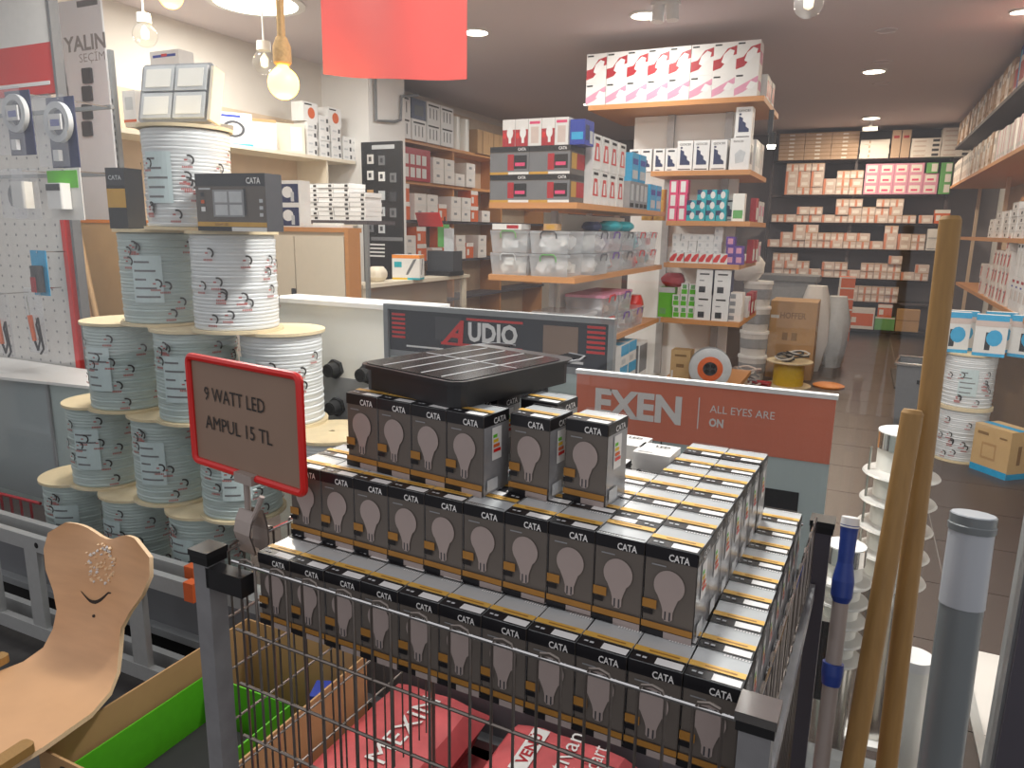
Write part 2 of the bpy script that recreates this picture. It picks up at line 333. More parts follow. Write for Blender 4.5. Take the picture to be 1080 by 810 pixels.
# ------------------------------------------------------------------ the cart itself
cart = thing('display_cart', cw(-.4, .3, PAVE), CA); tag(cart, 'tall grey metal cart with wire mesh sides full of bulb boxes', 'cart')
def cl(lx, ly, z): return Vector((lx+.4, ly-.3, z-PAVE))
XL, XR, YF, YB, ZR = -.798, .02, -.022, .612, 1.107
def cpost(lx, ly, top, capmat, pm='post'):
    o = MB().box(-.016, .016, -.016, .016, 0, top-PAVE-.006, pm).build('post', cart, cl(lx, ly, PAVE))
    MB().box(-.0205, .0205, -.0205, .0205, 0, .010, capmat).box(-.019, .019, -.019, .019, -.012, 0, 'black').build('post_cap', o, (0, 0, top-PAVE-.004))
    w_ = MB(); w_.cyl((-.012, 0, .045), (.012, 0, .045), .04, 'rubber', n=14); w_.build('wheel', o, (0, 0, 0))
cpost(XL, YF+.012, 1.108, 'plastic_black'); cpost(XR, YF-.004, 1.122, 'chrome'); cpost(XR+.012, YB, 1.098, 'plastic_black', 'frame_dark')
MB().cyl((0, 0, 0), (0, 0, 1.098-PAVE), .005, 'wire', n=8).build('rear_rod', cart, cl(XL, YB, PAVE))
# dark boards and inner frame bars
MB().box(XL+.09, XR-.015, YF+.03, YB-.02, 1.0, 1.0072, 'gap').build('box_shelf', cart, cl(0, 0, 0))
MB().box(XR-.004, XR+.012, YF+.02, YB-.02, .955, .985, 'post').build('side_bar', cart, cl(0, 0, 0))
MB().box(XL-.01, XL+.014, YF+.02, YB-.02, -.02, .01, 'post').build('side_bar', cart, cl(0, 0, 0))
MB().box(XR-.10, XR, YB-.01, YB+.01, .40, .43, 'post').build('back_bar', cart, cl(0, 0, 0))
hs = .0305
hoop = MB().tube([(-hs/2, 0, -.70), (-hs/2, 0, -.004), (-hs/2+.004, 0, .006), (0, 0, .009), (hs/2-.004, 0, .006), (hs/2, 0, -.004), (hs/2, 0, -.70)], .0021, 'wire', 6).mesh('wire_hoop', True)
def panel(a, b, n, z, rz, nh=6):
    a, b = Vector(a), Vector(b)
    for k in range(n):
        q = a.lerp(b, (k+.5)/n); mk('wire_hoop', hoop, cart, cl(q.x, q.y, z), rz)
    MB().tube([cl(a.x, a.y, z), cl(b.x, b.y, z)], .0027, 'chrome', 7).build('top_wire', cart, smooth=True)
    for k in range(1, nh): MB().tube([cl(a.x, a.y, z-.092*k-.02), cl(b.x, b.y, z-.092*k-.02)], .0024, 'wire', 6).build('cross_wire', cart, smooth=True)
panel((XL+.06, YF+.004), (XR-.018, YF-.008), 12, ZR, 0)
panel((XL+.004, YF+.03), (XL+.004, YB-.02), 9, ZR-.012, math.pi/2)
panel((XR-.004, YF+.015), (XR+.002, YB-.02), 9, ZR+.002, math.pi/2, 3)
panel((XL+.01, YB-.004), (XR-.02, YB-.004), 0, ZR-.02, 0, 2)
MB().box(XL+.01, XL+.085, YF-.004, YF+.02, 1.055, 1.088, 'plastic_black').build('corner_bracket', cart, cl(0, 0, 0))
# ------------------------------------------------------------------ red framed price sign on a clip
a = PY(203, 434, .845); b = PY(318, 454, .80); u = Vector((b.x-a.x, b.y-a.y, 0)); SW = u.length; u.normalize(); n_ = Vector((u.y, -u.x, 0))
zt = PY(262, 387, .82).z; zb = PY(258, 502, .82).z; SHh = zt-zb
sg = thing('price_sign', ((a.x+b.x)/2, (a.y+b.y)/2, zb), math.atan2(u.y, u.x)); tag(sg, 'red framed brown price sign with dark lettering clipped to the cart', 'sign')
r_ = .010; pts = []
for cx, cz, a0 in ((SW/2-r_, SHh-r_, 0), (-SW/2+r_, SHh-r_, 90), (-SW/2+r_, r_, 180), (SW/2-r_, r_, 270)):
    for k in range(5): t_ = math.radians(a0+22.5*k); pts.append((cx+r_*math.cos(t_), 0, cz+r_*math.sin(t_)))
MB().tube(pts+pts[:2], .0062, 'red', 8).build('frame', sg, smooth=True)
MB().box(-SW/2+.002, SW/2-.002, .001, .004, .002, SHh-.002, 'sign_brown').build('panel', sg)
mb = MB(); mb.text('9 WATT LED', (-SW*.36, -.0005, SHh*.68), (1, 0, 0), (0, 0, 1), SHh*.125, 'ink', 0, SW*.56, 'l'); mb.build('lettering_line', sg); mb = MB(); mb.text('AMPUL 15 TL', (-SW*.37, -.0005, SHh*.41), (1, 0, 0), (0, 0, 1), SHh*.125, 'ink', 0, SW*.62, 'l'); mb.build('lettering_line', sg)
MB().box(-.018, .026, -.011, .008, -.010, .006, 'clip_plastic').build('holder', sg)
MB().cyl((-.002, .0, -.085), (-.002, 0, -.008), .0052, 'clip_plastic', n=10).build('stem', sg, smooth=True)
mb = MB()
cp = Vector((.006, 0, -.085))
for y0, bend in ((-.016, -1), (.010, 1)):
    path = [cp+Vector((0, y0*.5, .03)), cp+Vector((0, y0, .015)), cp+Vector((0, y0*1.3, -.005)), cp+Vector((.004, y0*1.1, -.022)), cp+Vector((.002, y0*.8, -.04))]
    for q in range(len(path)-1):
        p0, p1 = path[q], path[q+1]
        mb.quad([p0+Vector((-.02, 0, 0)), p0+Vector((.02, 0, 0)), p1+Vector((.02, 0, 0)), p1+Vector((-.02, 0, 0))], 'clip_plastic')
        mb.quad([p0+Vector((-.02, .003, 0)), p1+Vector((-.02, .003, 0)), p1+Vector((.02, .003, 0)), p0+Vector((.02, .003, 0))], 'clip_plastic')
mb.build('clip_jaw', sg)
MB().tube([cp+Vector((.01, -.01, .01)), cp+Vector((.022, -.005, .035)), cp+Vector((.03, 0, .058))], .0045, 'clip_plastic', 8).build('clip_lever', sg, smooth=True)
# ------------------------------------------------------------------ solar lamp lying on the top boxes
so = thing('solar_lamp', PZ(496, 402, 1.358), math.radians(-15)); tag(so, 'flat black solar street lamp lying on the top bulb boxes', 'solar lamp')
sw, sd = .222, .285
MB().bevbox(-sw/2+.008, sw/2-.008, -sd/2+.008, sd/2-.008, -.006, .028, .02, 'plastic_black').build('housing', so)
MB().bevbox(-sw/2, sw/2, -sd/2, sd/2, .028, .034, .025, 'plastic_black').build('rim', so)
MB().bevbox(-sw/2+.007, sw/2-.007, -sd/2+.007, sd/2-.03, .034, .0352, .018, 'solar').build('solar_panel', so)
mb = MB()
for k in range(1, 5): mb.box(-sw/2+.007+k*.042, -sw/2+.0092+k*.042, -sd/2+.015, sd/2-.036, .0352, .0356, 'solar_line')
mb.box(-sw/2+.012, sw/2-.012, -.004, -.0025, .0352, .0356, 'solar_line')
g = mb.build('cell_lines', so); g['kind'] = 'stuff'
mb = MB()
for sx in (-1, 1):
    for k in range(5): mb.tube([(sx*(sw/2-.05), sd/2+.004+k*.008, .031), (sx*(sw/2-.004), sd/2+.004+k*.008-.006*k*.3, .031)], .0016, 'plastic_black', 5)
mb.tube([(sw/2-.003, sd/2-.04, .031), (sw/2+.002, sd/2+.0, .031), (sw/2-.012, sd/2+.035, .031), (sw/2-.05, sd/2+.042, .031)], .002, 'grey', 6)
mb.tube([(-sw/2+.003, sd/2-.04, .031), (-sw/2-.002, sd/2+.0, .031), (-sw/2+.012, sd/2+.035, .031), (-sw/2+.05, sd/2+.042, .031)], .002, 'grey', 6)
g = mb.build('vent_grille', so); g['kind'] = 'stuff'
# white LED boxes standing at the back of the cart
carton('white_led_box', .062, .062, .125, 'paper', {'f': [(0, 0, 1, .12, 'dim_white'), ([(.2+.09*math.cos(t*.52), .72+.06*math.sin(t*.52)) for t in range(12)], 'ink'), ('LED', .62, .71, .09, 'ink', .03)], 't': [(.1, .1, .5, .13, 'ink'), ('LED', .6, .75, .16, 'ink', .02)]})
for (px, py, lab) in [(693, 474, 'white bulb box with dark round logo at cart back, next to right columns'), (664, 464, 'white bulb box at cart back, left of the one with dark round logo')]:
    q = PZ(px, py, ZL[1]+.125); put('bulb_box', 'white_led_box', (q.x, q.y, ZL[1]), lab, rz=A2)
carton('white_black_box', .06, .06, .114, 'white', {'f': [(0, .8, 1, 1, 'black'), (.2, .2, .8, .7, 'grey')], 'r': [(0, .8, 1, 1, 'black'), (.2, .1, .5, .6, 'grey_light')], 't': [(.1, .1, .9, .25, 'ink')]})
for k, (px, py) in enumerate([(640, 487)]):
    q = PZ(px, py, ZL[1]+.114); put('bulb_box', 'white_black_box', (q.x, q.y, ZL[1]), 'white and black bulb box behind the rightmost top box', rz=A2)
# ================================================================== WINDOW DISPLAY
SPH, SPR = .393, .168
def spool_meshes():
    out = []
    for var in range(4):
        rnd = random.Random(50+var); mb = MB(); cm = 'cable_grey' if var < 2 else 'cable_white'
        prof = [(.10, .012)]
        nr = 26
        for k in range(nr):
            z = .014+k*(SPH-.028)/nr; hh = (SPH-.028)/nr
            r = SPR-.006+rnd.uniform(-.002, .002); prof += [(r-.0022, z), (r, z+hh*.3), (r, z+hh*.7)]
        prof += [(SPR-.012, SPH-.014), (.10, SPH-.012)]
        body = MB().lathe(prof, cm, 40).mesh('cable_winding', True)
        pr = MB()
        R_ = SPR+.0012
        def patch(a0, a1, z0, z1, m, off=0):
            n = max(2, int(abs(a1-a0)/.10)+1)
            for i in range(n):
                t0 = a0+(a1-a0)*i/n; t1 = a0+(a1-a0)*(i+1)/n; r = R_+off
                pr.quad([(r*math.cos(t0), r*math.sin(t0), z0), (r*math.cos(t1), r*math.sin(t1), z0), (r*math.cos(t1), r*math.sin(t1), z1), (r*math.cos(t0), r*math.sin(t0), z1)], m)
        base = math.radians(-45)
        if var < 3: patch(base-.95, base-.25, .10, .29, 'wrap_label')
        if var < 3:
            for k in range(5): patch(base-.9, base-.9+rnd.uniform(.2, .6), .12+k*.035, .128+k*.035, 'grey_mid', .0004)
        for k in range(15):
            a = base+rnd.uniform(-1.35, 1.35); z = rnd.uniform(.05, SPH-.06)
            for q in range(7):     # open-ring logo
                t0 = -1.0+q*.42; t1 = t0+.42; rr = .020; r2 = .013
                P = lambda r, t: (lambda aa, zz: ((R_+.0006)*math.cos(aa), (R_+.0006)*math.sin(aa), zz))(a+r*math.cos(t)/R_, z+r*math.sin(t))
                pr.quad([P(r2, t0), P(rr, t0), P(rr, t1), P(r2, t1)], 'ink')
            patch(a-.10, a-.03, z-.003, z+.003, 'ink_red', .0006)
            for q in range(6): patch(a-.15+q*.038, a-.15+q*.038+.027, z-.030, z-.022, 'ink_red', .0005)
        prm = pr.mesh('printed_wrap')
        fl1 = MB().lathe([(.012, 0), (SPR+.009, 0), (SPR+.009, .012), (.012, .012), (.012, 0)], 'flange', 40).mesh('flange')
        out.append((body, prm, fl1))
    return out
SPM = spool_meshes()
def spool(x, y, z, var, label, rz=0, nm='cable_spool'):
    t = thing(nm, (x, y, z), rz); tag(t, label, 'cable spool', 'wooden-ended cable spools'); b_, p_, f_ = SPM[var]
    mk('cable_winding', b_, t); mk('printed_wrap', p_, t); mk('flange', f_, t); mk('flange', f_, t, (0, 0, SPH-.012))
    return t
sp = [('top spool of the stack, under the grey floodlight', 198, 142, 4, 2), ('left spool of the second layer from top, beneath top spool', 166, 245, 3, 1), ('right spool of the second layer from top, below the floodlight carton', 243, 248, 3, 3),
      ('leftmost spool of the middle layer', 133, 337, 2, 0), ('centre spool of the middle layer, behind price sign', 208, 352, 2, 1), ('right spool of the middle layer, beside the white board', 275, 352, 2, 2),
      ('leftmost spool of the second layer from floor', 108, 422, 1, 0), ('centre spool of the second layer from floor', 178, 440, 1, 1), ('right spool of second layer from floor, behind price sign', 250, 450, 1, 0),
      ('leftmost spool on the floor behind the sill', 86, 495, 0, 1), ('middle spool on the floor behind the sill', 151, 520, 0, 0), ('right spool on the floor behind the sill', 222, 535, 0, 1)]
for lab, x, y, k, v in sp:
    p = PY(x, y, 2.2); spool(p.x, 2.19+.02*(k % 2)+(.125 if 'beside' in lab else 0), k*(SPH+.0005), v, lab+', white printed cable', jit(.5))
p = PY(345, 455, 2.25); spool(p.x, 2.28, 0, 1, 'cable spool behind the bulb cart, bottom one, mostly hidden'); spool(p.x, 2.28, SPH+.0005, 2, 'cable spool behind the bulb cart with bare wooden top showing', .3)
# dark carton, floodlight carton and floodlight on the stack
q = PY(198, 142, 2.2)
def solid(mb, o, u, v): pass
FW, FH, FD = .30, .205, .10
mb = MB(); mb.box(-FW/2, FW/2, -FD/2, FD/2, 0, FH, 'grey_dark')
decal(mb, FW, FD, FH, 'f', [(0, .02, 1, .78, 'bx_front'), (0, .08, 1, .16, 'gold'), (0, 0, .5, .08, 'black'), (.5, 0, 1, .07, 'paper'), ('CATA', .84, .875, .10, 'white', .02, .2), ('SOLAR LED', .36, .12, .04, 'ink', 0), (.05, .72, .22, .75, 'grey_light'),
    (.25, .25, .70, .72, 'grey'), (.28, .28, .46, .46, 'grey_light'), (.49, .28, .67, .46, 'grey_light'), (.28, .5, .46, .69, 'grey_light'), (.49, .5, .67, .69, 'grey_light'), (.70, .28, .73, .74, 'grey_dark'), (.08, .6, .13, .67, 'grey_dark'), (.08, .48, .13, .54, 'orange'), (.08, .34, .14, .42, 'white'), (.92, .5, .97, .56, 'grey_light'), (.92, .38, .97, .44, 'grey_light'), (.92, .26, .97, .32, 'grey_light')])
decal(mb, FW, FD, FH, 'l', [(0, .8, 1, 1, 'black'), (.1, .3, .9, .6, 'grey_mid')])
p = PY(246, 212, 2.06); tag(mb.build('floodlight_carton', None, (p.x, 2.09, 4*(SPH+.0005)-SPH*1.0+.0, ), math.radians(8)), 'dark grey floodlight carton with gold stripe resting on the right spool', 'box')
bpy.data.objects['floodlight_carton'].location.z = 4*(SPH+.0005)
mb = MB(); mb.box(-.045, .045, -.05, .05, 0, .24, 'grey_dark'); decal(mb, .09, .1, .24, 'f', [(0, 0, 1, .72, 'plastic_black'), (0, .35, 1, .66, 'gold'), ('CATA', .5, .84, .07, 'grey_light', .02, .7)])
p = PY(133, 210, 2.12); tag(mb.build('dark_carton', None, (p.x, 2.12, 4*(SPH+.0005)), math.radians(10)), 'narrow black carton with gold band left of the top spool', 'box')
fl_ = thing('floodlight', (q.x-.02, 2.15, 5*(SPH+.0005)+.012), math.radians(12)); tag(fl_, 'grey four-panel LED floodlight leaning on top of the highest spool', 'floodlight')
fl_.scale = (1.1, 1.1, 1.1)
T = Matrix.Rotation(math.radians(-14), 4, 'X')
mb = MB(); mb.bevbox(-.145, .145, -.105, .105, -.025, .0, .015, 'grey', T @ Matrix.Translation((0, -.0, .112)) @ Matrix.Rotation(math.pi/2, 4, 'X')); mb.build('housing', fl_)
for sx in (-1, 1):
    for sz in (-1, 1):
        TT = T @ Matrix.Translation((sx*.066, -.006, .112+sz*.049)); mb = MB()
        mb.box(-.062, .062, -.006, .008, -.045, .045, 'grey_light', TT).box(-.05, .05, -.008, -.0055, -.032, .032, 'pearl', TT); mb.build('led_panel', fl_)
mb = MB(); mb.box(.143, .155, -.01, .05, .01, .20, 'cream', T); mb.build('side_bracket', fl_)
# ------------------------------------------------------------------ white panel with cable glands
a = PY(283, 313, 2.60); b = PY(408, 328, 2.60)
wp = thing('metal_enclosure', ((a.x+b.x)/2+.1, 2.60, 0)); tag(wp, 'white sheet metal box with black round glands behind the spools', 'enclosure')
hw = (b.x-a.x)/2+.1
MB().box(-hw, hw, 0, .18, .0, a.z-.02, 'pearl').box(-hw, hw, -.012, .192, a.z-.02, a.z, 'white').build('body', wp)
for k, (px, py) in enumerate([(350, 390), (384, 395), (352, 430)]):
    p = PY(px, py, 2.57); mb = MB(); mb.cyl((0, 0, 0), (0, -.02, 0), .045, 'rubber', n=6).cyl((0, -.02, 0), (0, -.06, 0), .034, 'rubber', .03, n=16).cyl((0, -.06, 0), (0, -.062, 0), .022, 'gap', n=14); mb.build('gland', wp, (p.x-wp.location.x, 0, p.z), label='black ribbed cable gland')
MB().box(-hw+.02, hw-.02, -.002, 0, .70, .93, 'grey').build('lower_cover', wp)
# ------------------------------------------------------------------ AUDIO display board
AY = 2.16
a = PY(404, 320, AY); b = PY(648, 337, AY); aw = b.x-a.x; az = a.z
au = thing('audio_display', ((a.x+b.x)/2, AY, 0)); tag(au, 'grey framed audio display board with black header and red stripes', 'display board')
mb = MB(); t_ = .018
mb.box(-aw/2, aw/2, 0, .03, az-t_, az, 'alu_paint').box(-aw/2, -aw/2+t_, 0, .03, 0, az-t_, 'alu_paint').box(aw/2-t_, aw/2, 0, .03, 0, az-t_, 'alu_paint'); mb.build('frame', au)
hz = az-.165
MB().box(-aw/2+t_, aw/2-t_, .012, .02, hz, az-t_, 'audio_navy').build('header_panel', au)
MB().box(-aw/2+t_, aw/2-t_, .01, .025, hz-.022, hz, 'alu_paint').build('cross_rail', au)
MB().box(-aw/2+t_, aw/2-t_, .014, .022, .0, hz-.022, 'exen_grey').build('lower_panel', au)
mb = MB()
for k in range(6): mb.box(-aw/2+.03, -aw/2+.085, .009, .0115, hz+.045+k*.016, hz+.053+k*.016, 'red')
mb.build('left_stripes', au)['kind'] = 'stuff'
mb = MB()
for k in range(6): mb.box(aw/2-.09, aw/2-.03, .009, .0115, hz+.05+k*.016, hz+.058+k*.016, 'red')
mb.build('right_stripes', au)['kind'] = 'stuff'
mb = MB(); cx = .005
mb.text('A', (cx-.155, .008, hz+.082), (1, 0, 0), (0, 0, 1), .078, 'red', .03, .085, slant=.5).text('UDIO', (cx+.0, .008, hz+.088), (1, 0, 0), (0, 0, 1), .060, 'white', .04, .185)
mb.box(cx-.10, cx+.11, .0085, .0105, hz+.126, hz+.134, 'red').box(cx-.20, cx+.11, .0085, .0105, hz+.036, hz+.045, 'red')
mb.text('Görüntülü Diafonları', (cx-.02, .008, hz+.016), (1, 0, 0), (0, 0, 1), .02, 'white', .01, .30); mb.build('lettering', au)
mb = MB(); mb.box(-aw/2+.09, -aw/2+.24, .0095, .0115, hz+.016, hz+.022, 'white').box(aw/2-.2, aw/2-.10, .0095, .0115, hz+.012, hz+.02, 'white'); mb.box(aw/2-.24, aw/2-.12, .0095, .011, hz+.03, hz+.13, 'sign_brown').prism([(-aw/2+.21, .010), (-aw/2+.31, .010), (-aw/2+.31, .011), (-aw/2+.21, .011)], hz+.05, hz+.13, 'grey_dark'); mb.build('product_print', au)['kind'] = 'stuff'
MB().box(-aw/2+.05, -aw/2+.35, .004, .0135, hz-.26, hz-.04, 'grey_dark').build('screen', au); MB().box(aw/2-.32, aw/2-.22, .004, .0135, hz-.12, hz-.03, 'plastic_black').build('screen', au)
# ------------------------------------------------------------------ EXEN poster board
EY = 2.03
a = PY(609, 391, EY); b = PY(883, 415, EY); ew = b.x-a.x; ez = (a.z+b.z)/2
ex = thing('poster_board', ((a.x+b.x)/2, EY, 0)); tag(ex, 'large grey-green poster board with an orange-red lettered header band', 'poster board')
MB().box(-ew/2, ew/2, 0, .012, 0, ez-.012, 'exen_grey').build('board', ex); MB().box(-ew/2-.004, ew/2+.004, -.006, .018, ez-.012, ez, 'white').build('top_edge', ex)
hd = .175
MB().box(-ew/2, ew/2, -.003, 0, ez-.012-hd, ez-.012, 'exen_red').build('header_band', ex)
mb = MB(); zc = ez-.09
mb.text('EXEN', (-ew*.235, -.004, zc), (1, 0, 0), (0, 0, 1), .075, 'dim_white', .04, ew*.36); mb.box(ew*.01, ew*.014, -.0045, -.0035, zc-.045, zc+.045, 'dim_white')
mb.text('ALL EYES ARE', (ew*.055, -.004, zc+.017), (1, 0, 0), (0, 0, 1), .021, 'dim_white', 0, ew*.24, 'l').text('ON', (ew*.055, -.004, zc-.022), (1, 0, 0), (0, 0, 1), .022, 'dim_white', .04, ew*.055, 'l').text('COMFORT', (PY(664, 462, EY).x-ex.location.x, -.002, PY(664, 462, EY).z), (1, 0, 0), (0, 0, 1), .04, 'ink', -.015, ew*.30); mb.build('lettering', ex)
for (x0, y0), (x1, y1) in (((793, 512), (840, 548)), ((846, 650), (873, 740))):
    p0 = PY(x0, y0, EY); p1 = PY(x1, y1, EY); MB().box(p0.x-ex.location.x, p1.x-ex.location.x, -.002, 0, p1.z, p0.z, 'black').build('dark_print', ex)
# ================================================================== INTERIOR: shared helpers
TIER = ['bottom', 'second', 'third', 'fourth', 'fifth', 'sixth', 'seventh', 'eighth']
def grid(name, key, org, step, cols, desc, where, group, rz=0.0, cat='box', dh=None, widths=None, j=.004):
    """stacks of alike boxes: org = bottom centre of the first, step = vector between columns, cols = stack heights"""
    w_, d_, h_ = CART[key]['dims']; dh = dh or h_+.0005; org, step = Vector(org), Vector(step)
    for c, n in enumerate(cols):
        for k in range(n):
            lab = '%s %s, %s%s' % (desc, where, OR[c]+' from left' if len(cols) > 1 else '', (', ' if len(cols) > 1 else '')+TIER[k]+' tier' if max(cols) > 1 else '')
            q = org+step*c; put(name, key, (q.x+jit(j), q.y+jit(j), q.z+k*dh), lab.strip(' ,'), cat, group, rz+jit(.012))
def board(mb, x0, x1, y0, y1, z, t=.035, m='shelf_wood'): mb.box(x0, x1, y0, y1, z-t, z, m); return mb
# ------------------------------------------------------------------ middle shelving, near part
GA = thing('shelving_unit', (-1.84, 5.2, 0)); tag(GA, 'orange-edged middle shelving with clear storage boxes, nearer part', 'shelving', 'wooden shop shelving')
gx0, gx1, gy0, gy1 = -2.13, -1.55, 4.15, 6.26
for z in (1.755, 1.315, .86, .28): board(MB(), gx0+1.84, gx1+1.84, gy0-5.2, gy1-5.2, z).build('shelf_board', GA)
MB().box(-.06, -.04, -.45, 1.0, .25, 1.7, 'pearl').build('back_panel', GA)
for y in (-.5, .2, .9): MB().box(-.10, -.062, y, y+.04, .25, 1.72, 'upright').build('upright', GA)
MB().box(gx0+1.84, gx1+1.84, gy0-5.2+.03, gy1-5.2, 0, .245, 'cream').build('plinth', GA)
carton('spot_carton', .262, .24, .163, 'bx_front', {'f': [(0, .80, 1, 1, 'bx_black'), ('CATA', .82, .895, .10, 'white', .02, .2), (0, .08, 1, .77, 'grey_mid'), (.46, .15, .62, .72, 'red_dark'), (.62, .2, .95, .68, 'bx_black'), (.65, .3, .9, .42, 'pink'), (0, 0, .48, .09, 'gold'), (.48, 0, 1, .09, 'paper')], 'r': [(0, .80, 1, 1, 'bx_black'), (.1, .2, .45, .75, 'gold'), (.45, .2, 1, .75, 'red_dark')]})
x0 = PY(516, 200, gy0).x
grid('spotlight_carton', 'spot_carton', (x0+.131, gy0+.13, 1.7555), (.2625, 0, 0), [2, 2], 'grey black-lidded spotlight carton', 'at front of middle shelving', 'spotlight cartons', j=0)
carton('red_bulb_box', .083, .083, .155, 'paper', {'f': [(0, 0, 1, .62, 'red_dark'), ([(.6+.25*math.cos(t*.52), .5+.22*math.sin(t*.52)) for t in range(12)], 'white'), (.5, .12, .7, .3, 'white'), (.05, .3, .3, .5, 'red')]})
carton('blister_box', .083, .083, .155, 'paper', {'f': [(.2, .1, .8, .7, 'peach'), (.1, .8, .9, .9, 'pink')]})
xb = PY(540, 140, gy0).x
for k, key in enumerate(['red_bulb_box', 'red_bulb_box', 'blister_box', 'red_bulb_box', 'blister_box']):
    put('bulb_box', key, (xb+k*.0855-.03, gy0+.06, 2.0825), ('white bulb box with red picture, %s of five atop the spotlight cartons' if 'red' in key else 'pale blister pack, %s of five atop the spotlight cartons') % OR[k], 'box', 'bulb boxes atop cartons')
carton('blue_box', .09, .16, .14, 'blue', {'f': [(.1, .2, .9, .5, 'cyan')], 'r': [(.1, .2, .5, .8, 'navy'), (.55, .1, .9, .6, 'grey_light')]})
put('blue_box', 'blue_box', (-1.572, gy0+.105, 2.0825), 'blue box at the right end of the cartons on middle shelving')
diam = [(.5, .08), (.78, .35), (.6, .95), (.4, .95), (.22, .35)]
carton('red_card', .15, .05, .21, 'paper', {'f': [([(.15, .25), (.85, .25), (.7, .75), (.3, .75)], 'red'), ([(.3, .0), (.7, .0), (.5, .22)], 'white'), ([(.35, .3), (.65, .3), (.6, .65), (.4, .65)], 'white'), ((.2, .85, .8, .93, 'ink'))]})
grid('bulb_card', 'red_card', (gx1-.04, gy0+.36, 1.7555), (0, .175, 0), [2, 2, 2, 2], 'white bulb card with red diamond', 'on side of middle shelving', 'red diamond bulb cards', rz=math.pi/2, cat='bulb pack')
carton('cyan_pack', .16, .08, .20, 'cyan', {'f': [(.1, .1, .9, .4, 'grey_light'), (.1, .6, .9, .8, 'blue')]}); carton('grey_pack', .11, .06, .19, 'grey', {'f': [(.1, .05, .9, .2, 'ink'), (.2, .3, .8, .9, 'grey_light')]})
grid('bulb_pack', 'grey_pack', (gx1-.04, gy0+1.15, 1.7555), (0, .125, 0), [1, 1, 1, 1], 'grey narrow pack', 'on side of middle shelving beyond red cards', 'grey packs', rz=math.pi/2, cat='pack')
grid('bulb_pack', 'cyan_pack', (gx1-.05, gy0+1.22, 1.946), (0, .19, 0), [1, 1], 'bright blue pack', 'lying on the narrow grey packs', 'blue packs', rz=math.pi/2, cat='pack')
grid('bulb_pack', 'cyan_pack', (gx1-.05, gy0+1.75, 1.7555), (0, .18, 0), [1, 1], 'bright blue pack', 'at far end of middle shelving top', 'blue packs', rz=math.pi/2, cat='pack')
# clear storage boxes
def bin_(name, loc, w_, d_, h_, fill, label, rz=0, handle='grey_dark', group='clear storage boxes', lidm='clear_plastic', seed=0):
    t = thing(name, loc, rz); tag(t, label, 'storage box', group); rnd = random.Random(seed)
    mb = MB(); a_ = .92; e_ = .004
    P = [(-w_/2*a_, -d_/2*a_), (w_/2*a_, -d_/2*a_), (w_/2*a_, d_/2*a_), (-w_/2*a_, d_/2*a_)]; Q = [(-w_/2, -d_/2), (w_/2, -d_/2), (w_/2, d_/2), (-w_/2, d_/2)]
    vs = [(x, y, 0) for x, y in P]+[(x, y, h_*.88) for x, y in Q]
    mb.add(vs, [(3, 2, 1, 0)]+[(k, (k+1) % 4, 4+(k+1) % 4, 4+k) for k in range(4)], 'clear_plastic'); mb.build('tub', t)
    MB().bevbox(-w_/2-.006, w_/2+.006, -d_/2-.006, d_/2+.006, h_*.88, h_, .02, lidm).build('lid', t)
    MB().tube([(-w_*.2, -d_/2-.008, h_*.66), (-w_*.2, -d_/2-.014, h_*.86), (-w_*.15, -d_/2-.014, h_*.97), (w_*.15, -d_/2-.014, h_*.97), (w_*.2, -d_/2-.014, h_*.86), (w_*.2, -d_/2-.008, h_*.66)], .004, handle, 6).build('handle', t, smooth=True)
    mb = MB()
    for k in range(16):
        x, y, z = rnd.uniform(-.31, .31)*w_, rnd.uniform(-.32, .3)*d_, 0; r = rnd.uniform(.02, .033)*min(1, w_/.26); z = rnd.uniform(r*1.5, max(r*1.55, h_*.85-r*1.5))
        m_ = rnd.choice(fill); TT = Matrix.Translation((x, y, z)) @ Matrix.Rotation(rnd.uniform(0, 3), 4, 'Z') @ Matrix.Rotation(rnd.uniform(0, 1.6), 4, 'X')
        if k % 3: mb.cyl((0, 0, -r), (0, 0, r), r, m_, n=10, T=TT)
        else: mb.box(-r, r, -r, r, -r, r, m_, TT)
    g = mb.build('contents', t); g['kind'] = 'stuff'
zb = 1.3155; wh = ['white', 'pearl', 'white', 'dim_white']; cols = [PY(x, 270, gy0).x for x in (500, 545, 588, 640)]
for r in range(2):
    for k in range(3):
        wd = (.245, .235, .215)[k]; x = (-2.0, -1.985, -1.63)[k] if 0 else (gx0+.02+wd/2+(0, .252, .0)[k] if k < 2 else 0)
        if k == 2: continue
        bin_('storage_box', (gx0+.13+k*.27, gy0+.15, zb+r*.138), .255, .26, .135, wh, 'clear storage box of white fittings on middle shelf, %s, %s tier' % (('left', 'centre')[k], TIER[r]), 0, ('grey_light', 'green_lid', 'grey_dark')[(k+r) % 3], seed=k+3*r)
for r in range(2):
    bin_('storage_box', (gx1-.10, gy0+.44, zb+r*.138), .29, .24, .135, wh, 'clear storage box of white fittings just past the shelf corner, %s tier' % TIER[r], math.pi/2, 'grey_dark', seed=20+r)
    for k in range(4):
        bin_('storage_box', (gx1-.15, gy0+.80+k*.33, zb+r*.138), .30, .28, .135, ['grey_light', 'white', 'teal', 'grey', 'purple'] if (k+r) % 2 else ['white', 'dim_white', 'red', 'grey_light'], 'clear storage box along side of middle shelf, %s past corner, %s tier' % (OR[k+1], TIER[r]), math.pi/2, ('purple', 'grey_dark', 'red', 'red')[k], seed=30+k+5*r)
carton('flat_white', .20, .14, .035, 'paper', {'f': [(.5, .2, .9, .8, 'red_dark')]}); put('flat_box', 'flat_white', (-2.02, gy0+.1, zb+.2765), 'flat white box with red mark on left clear storage box')
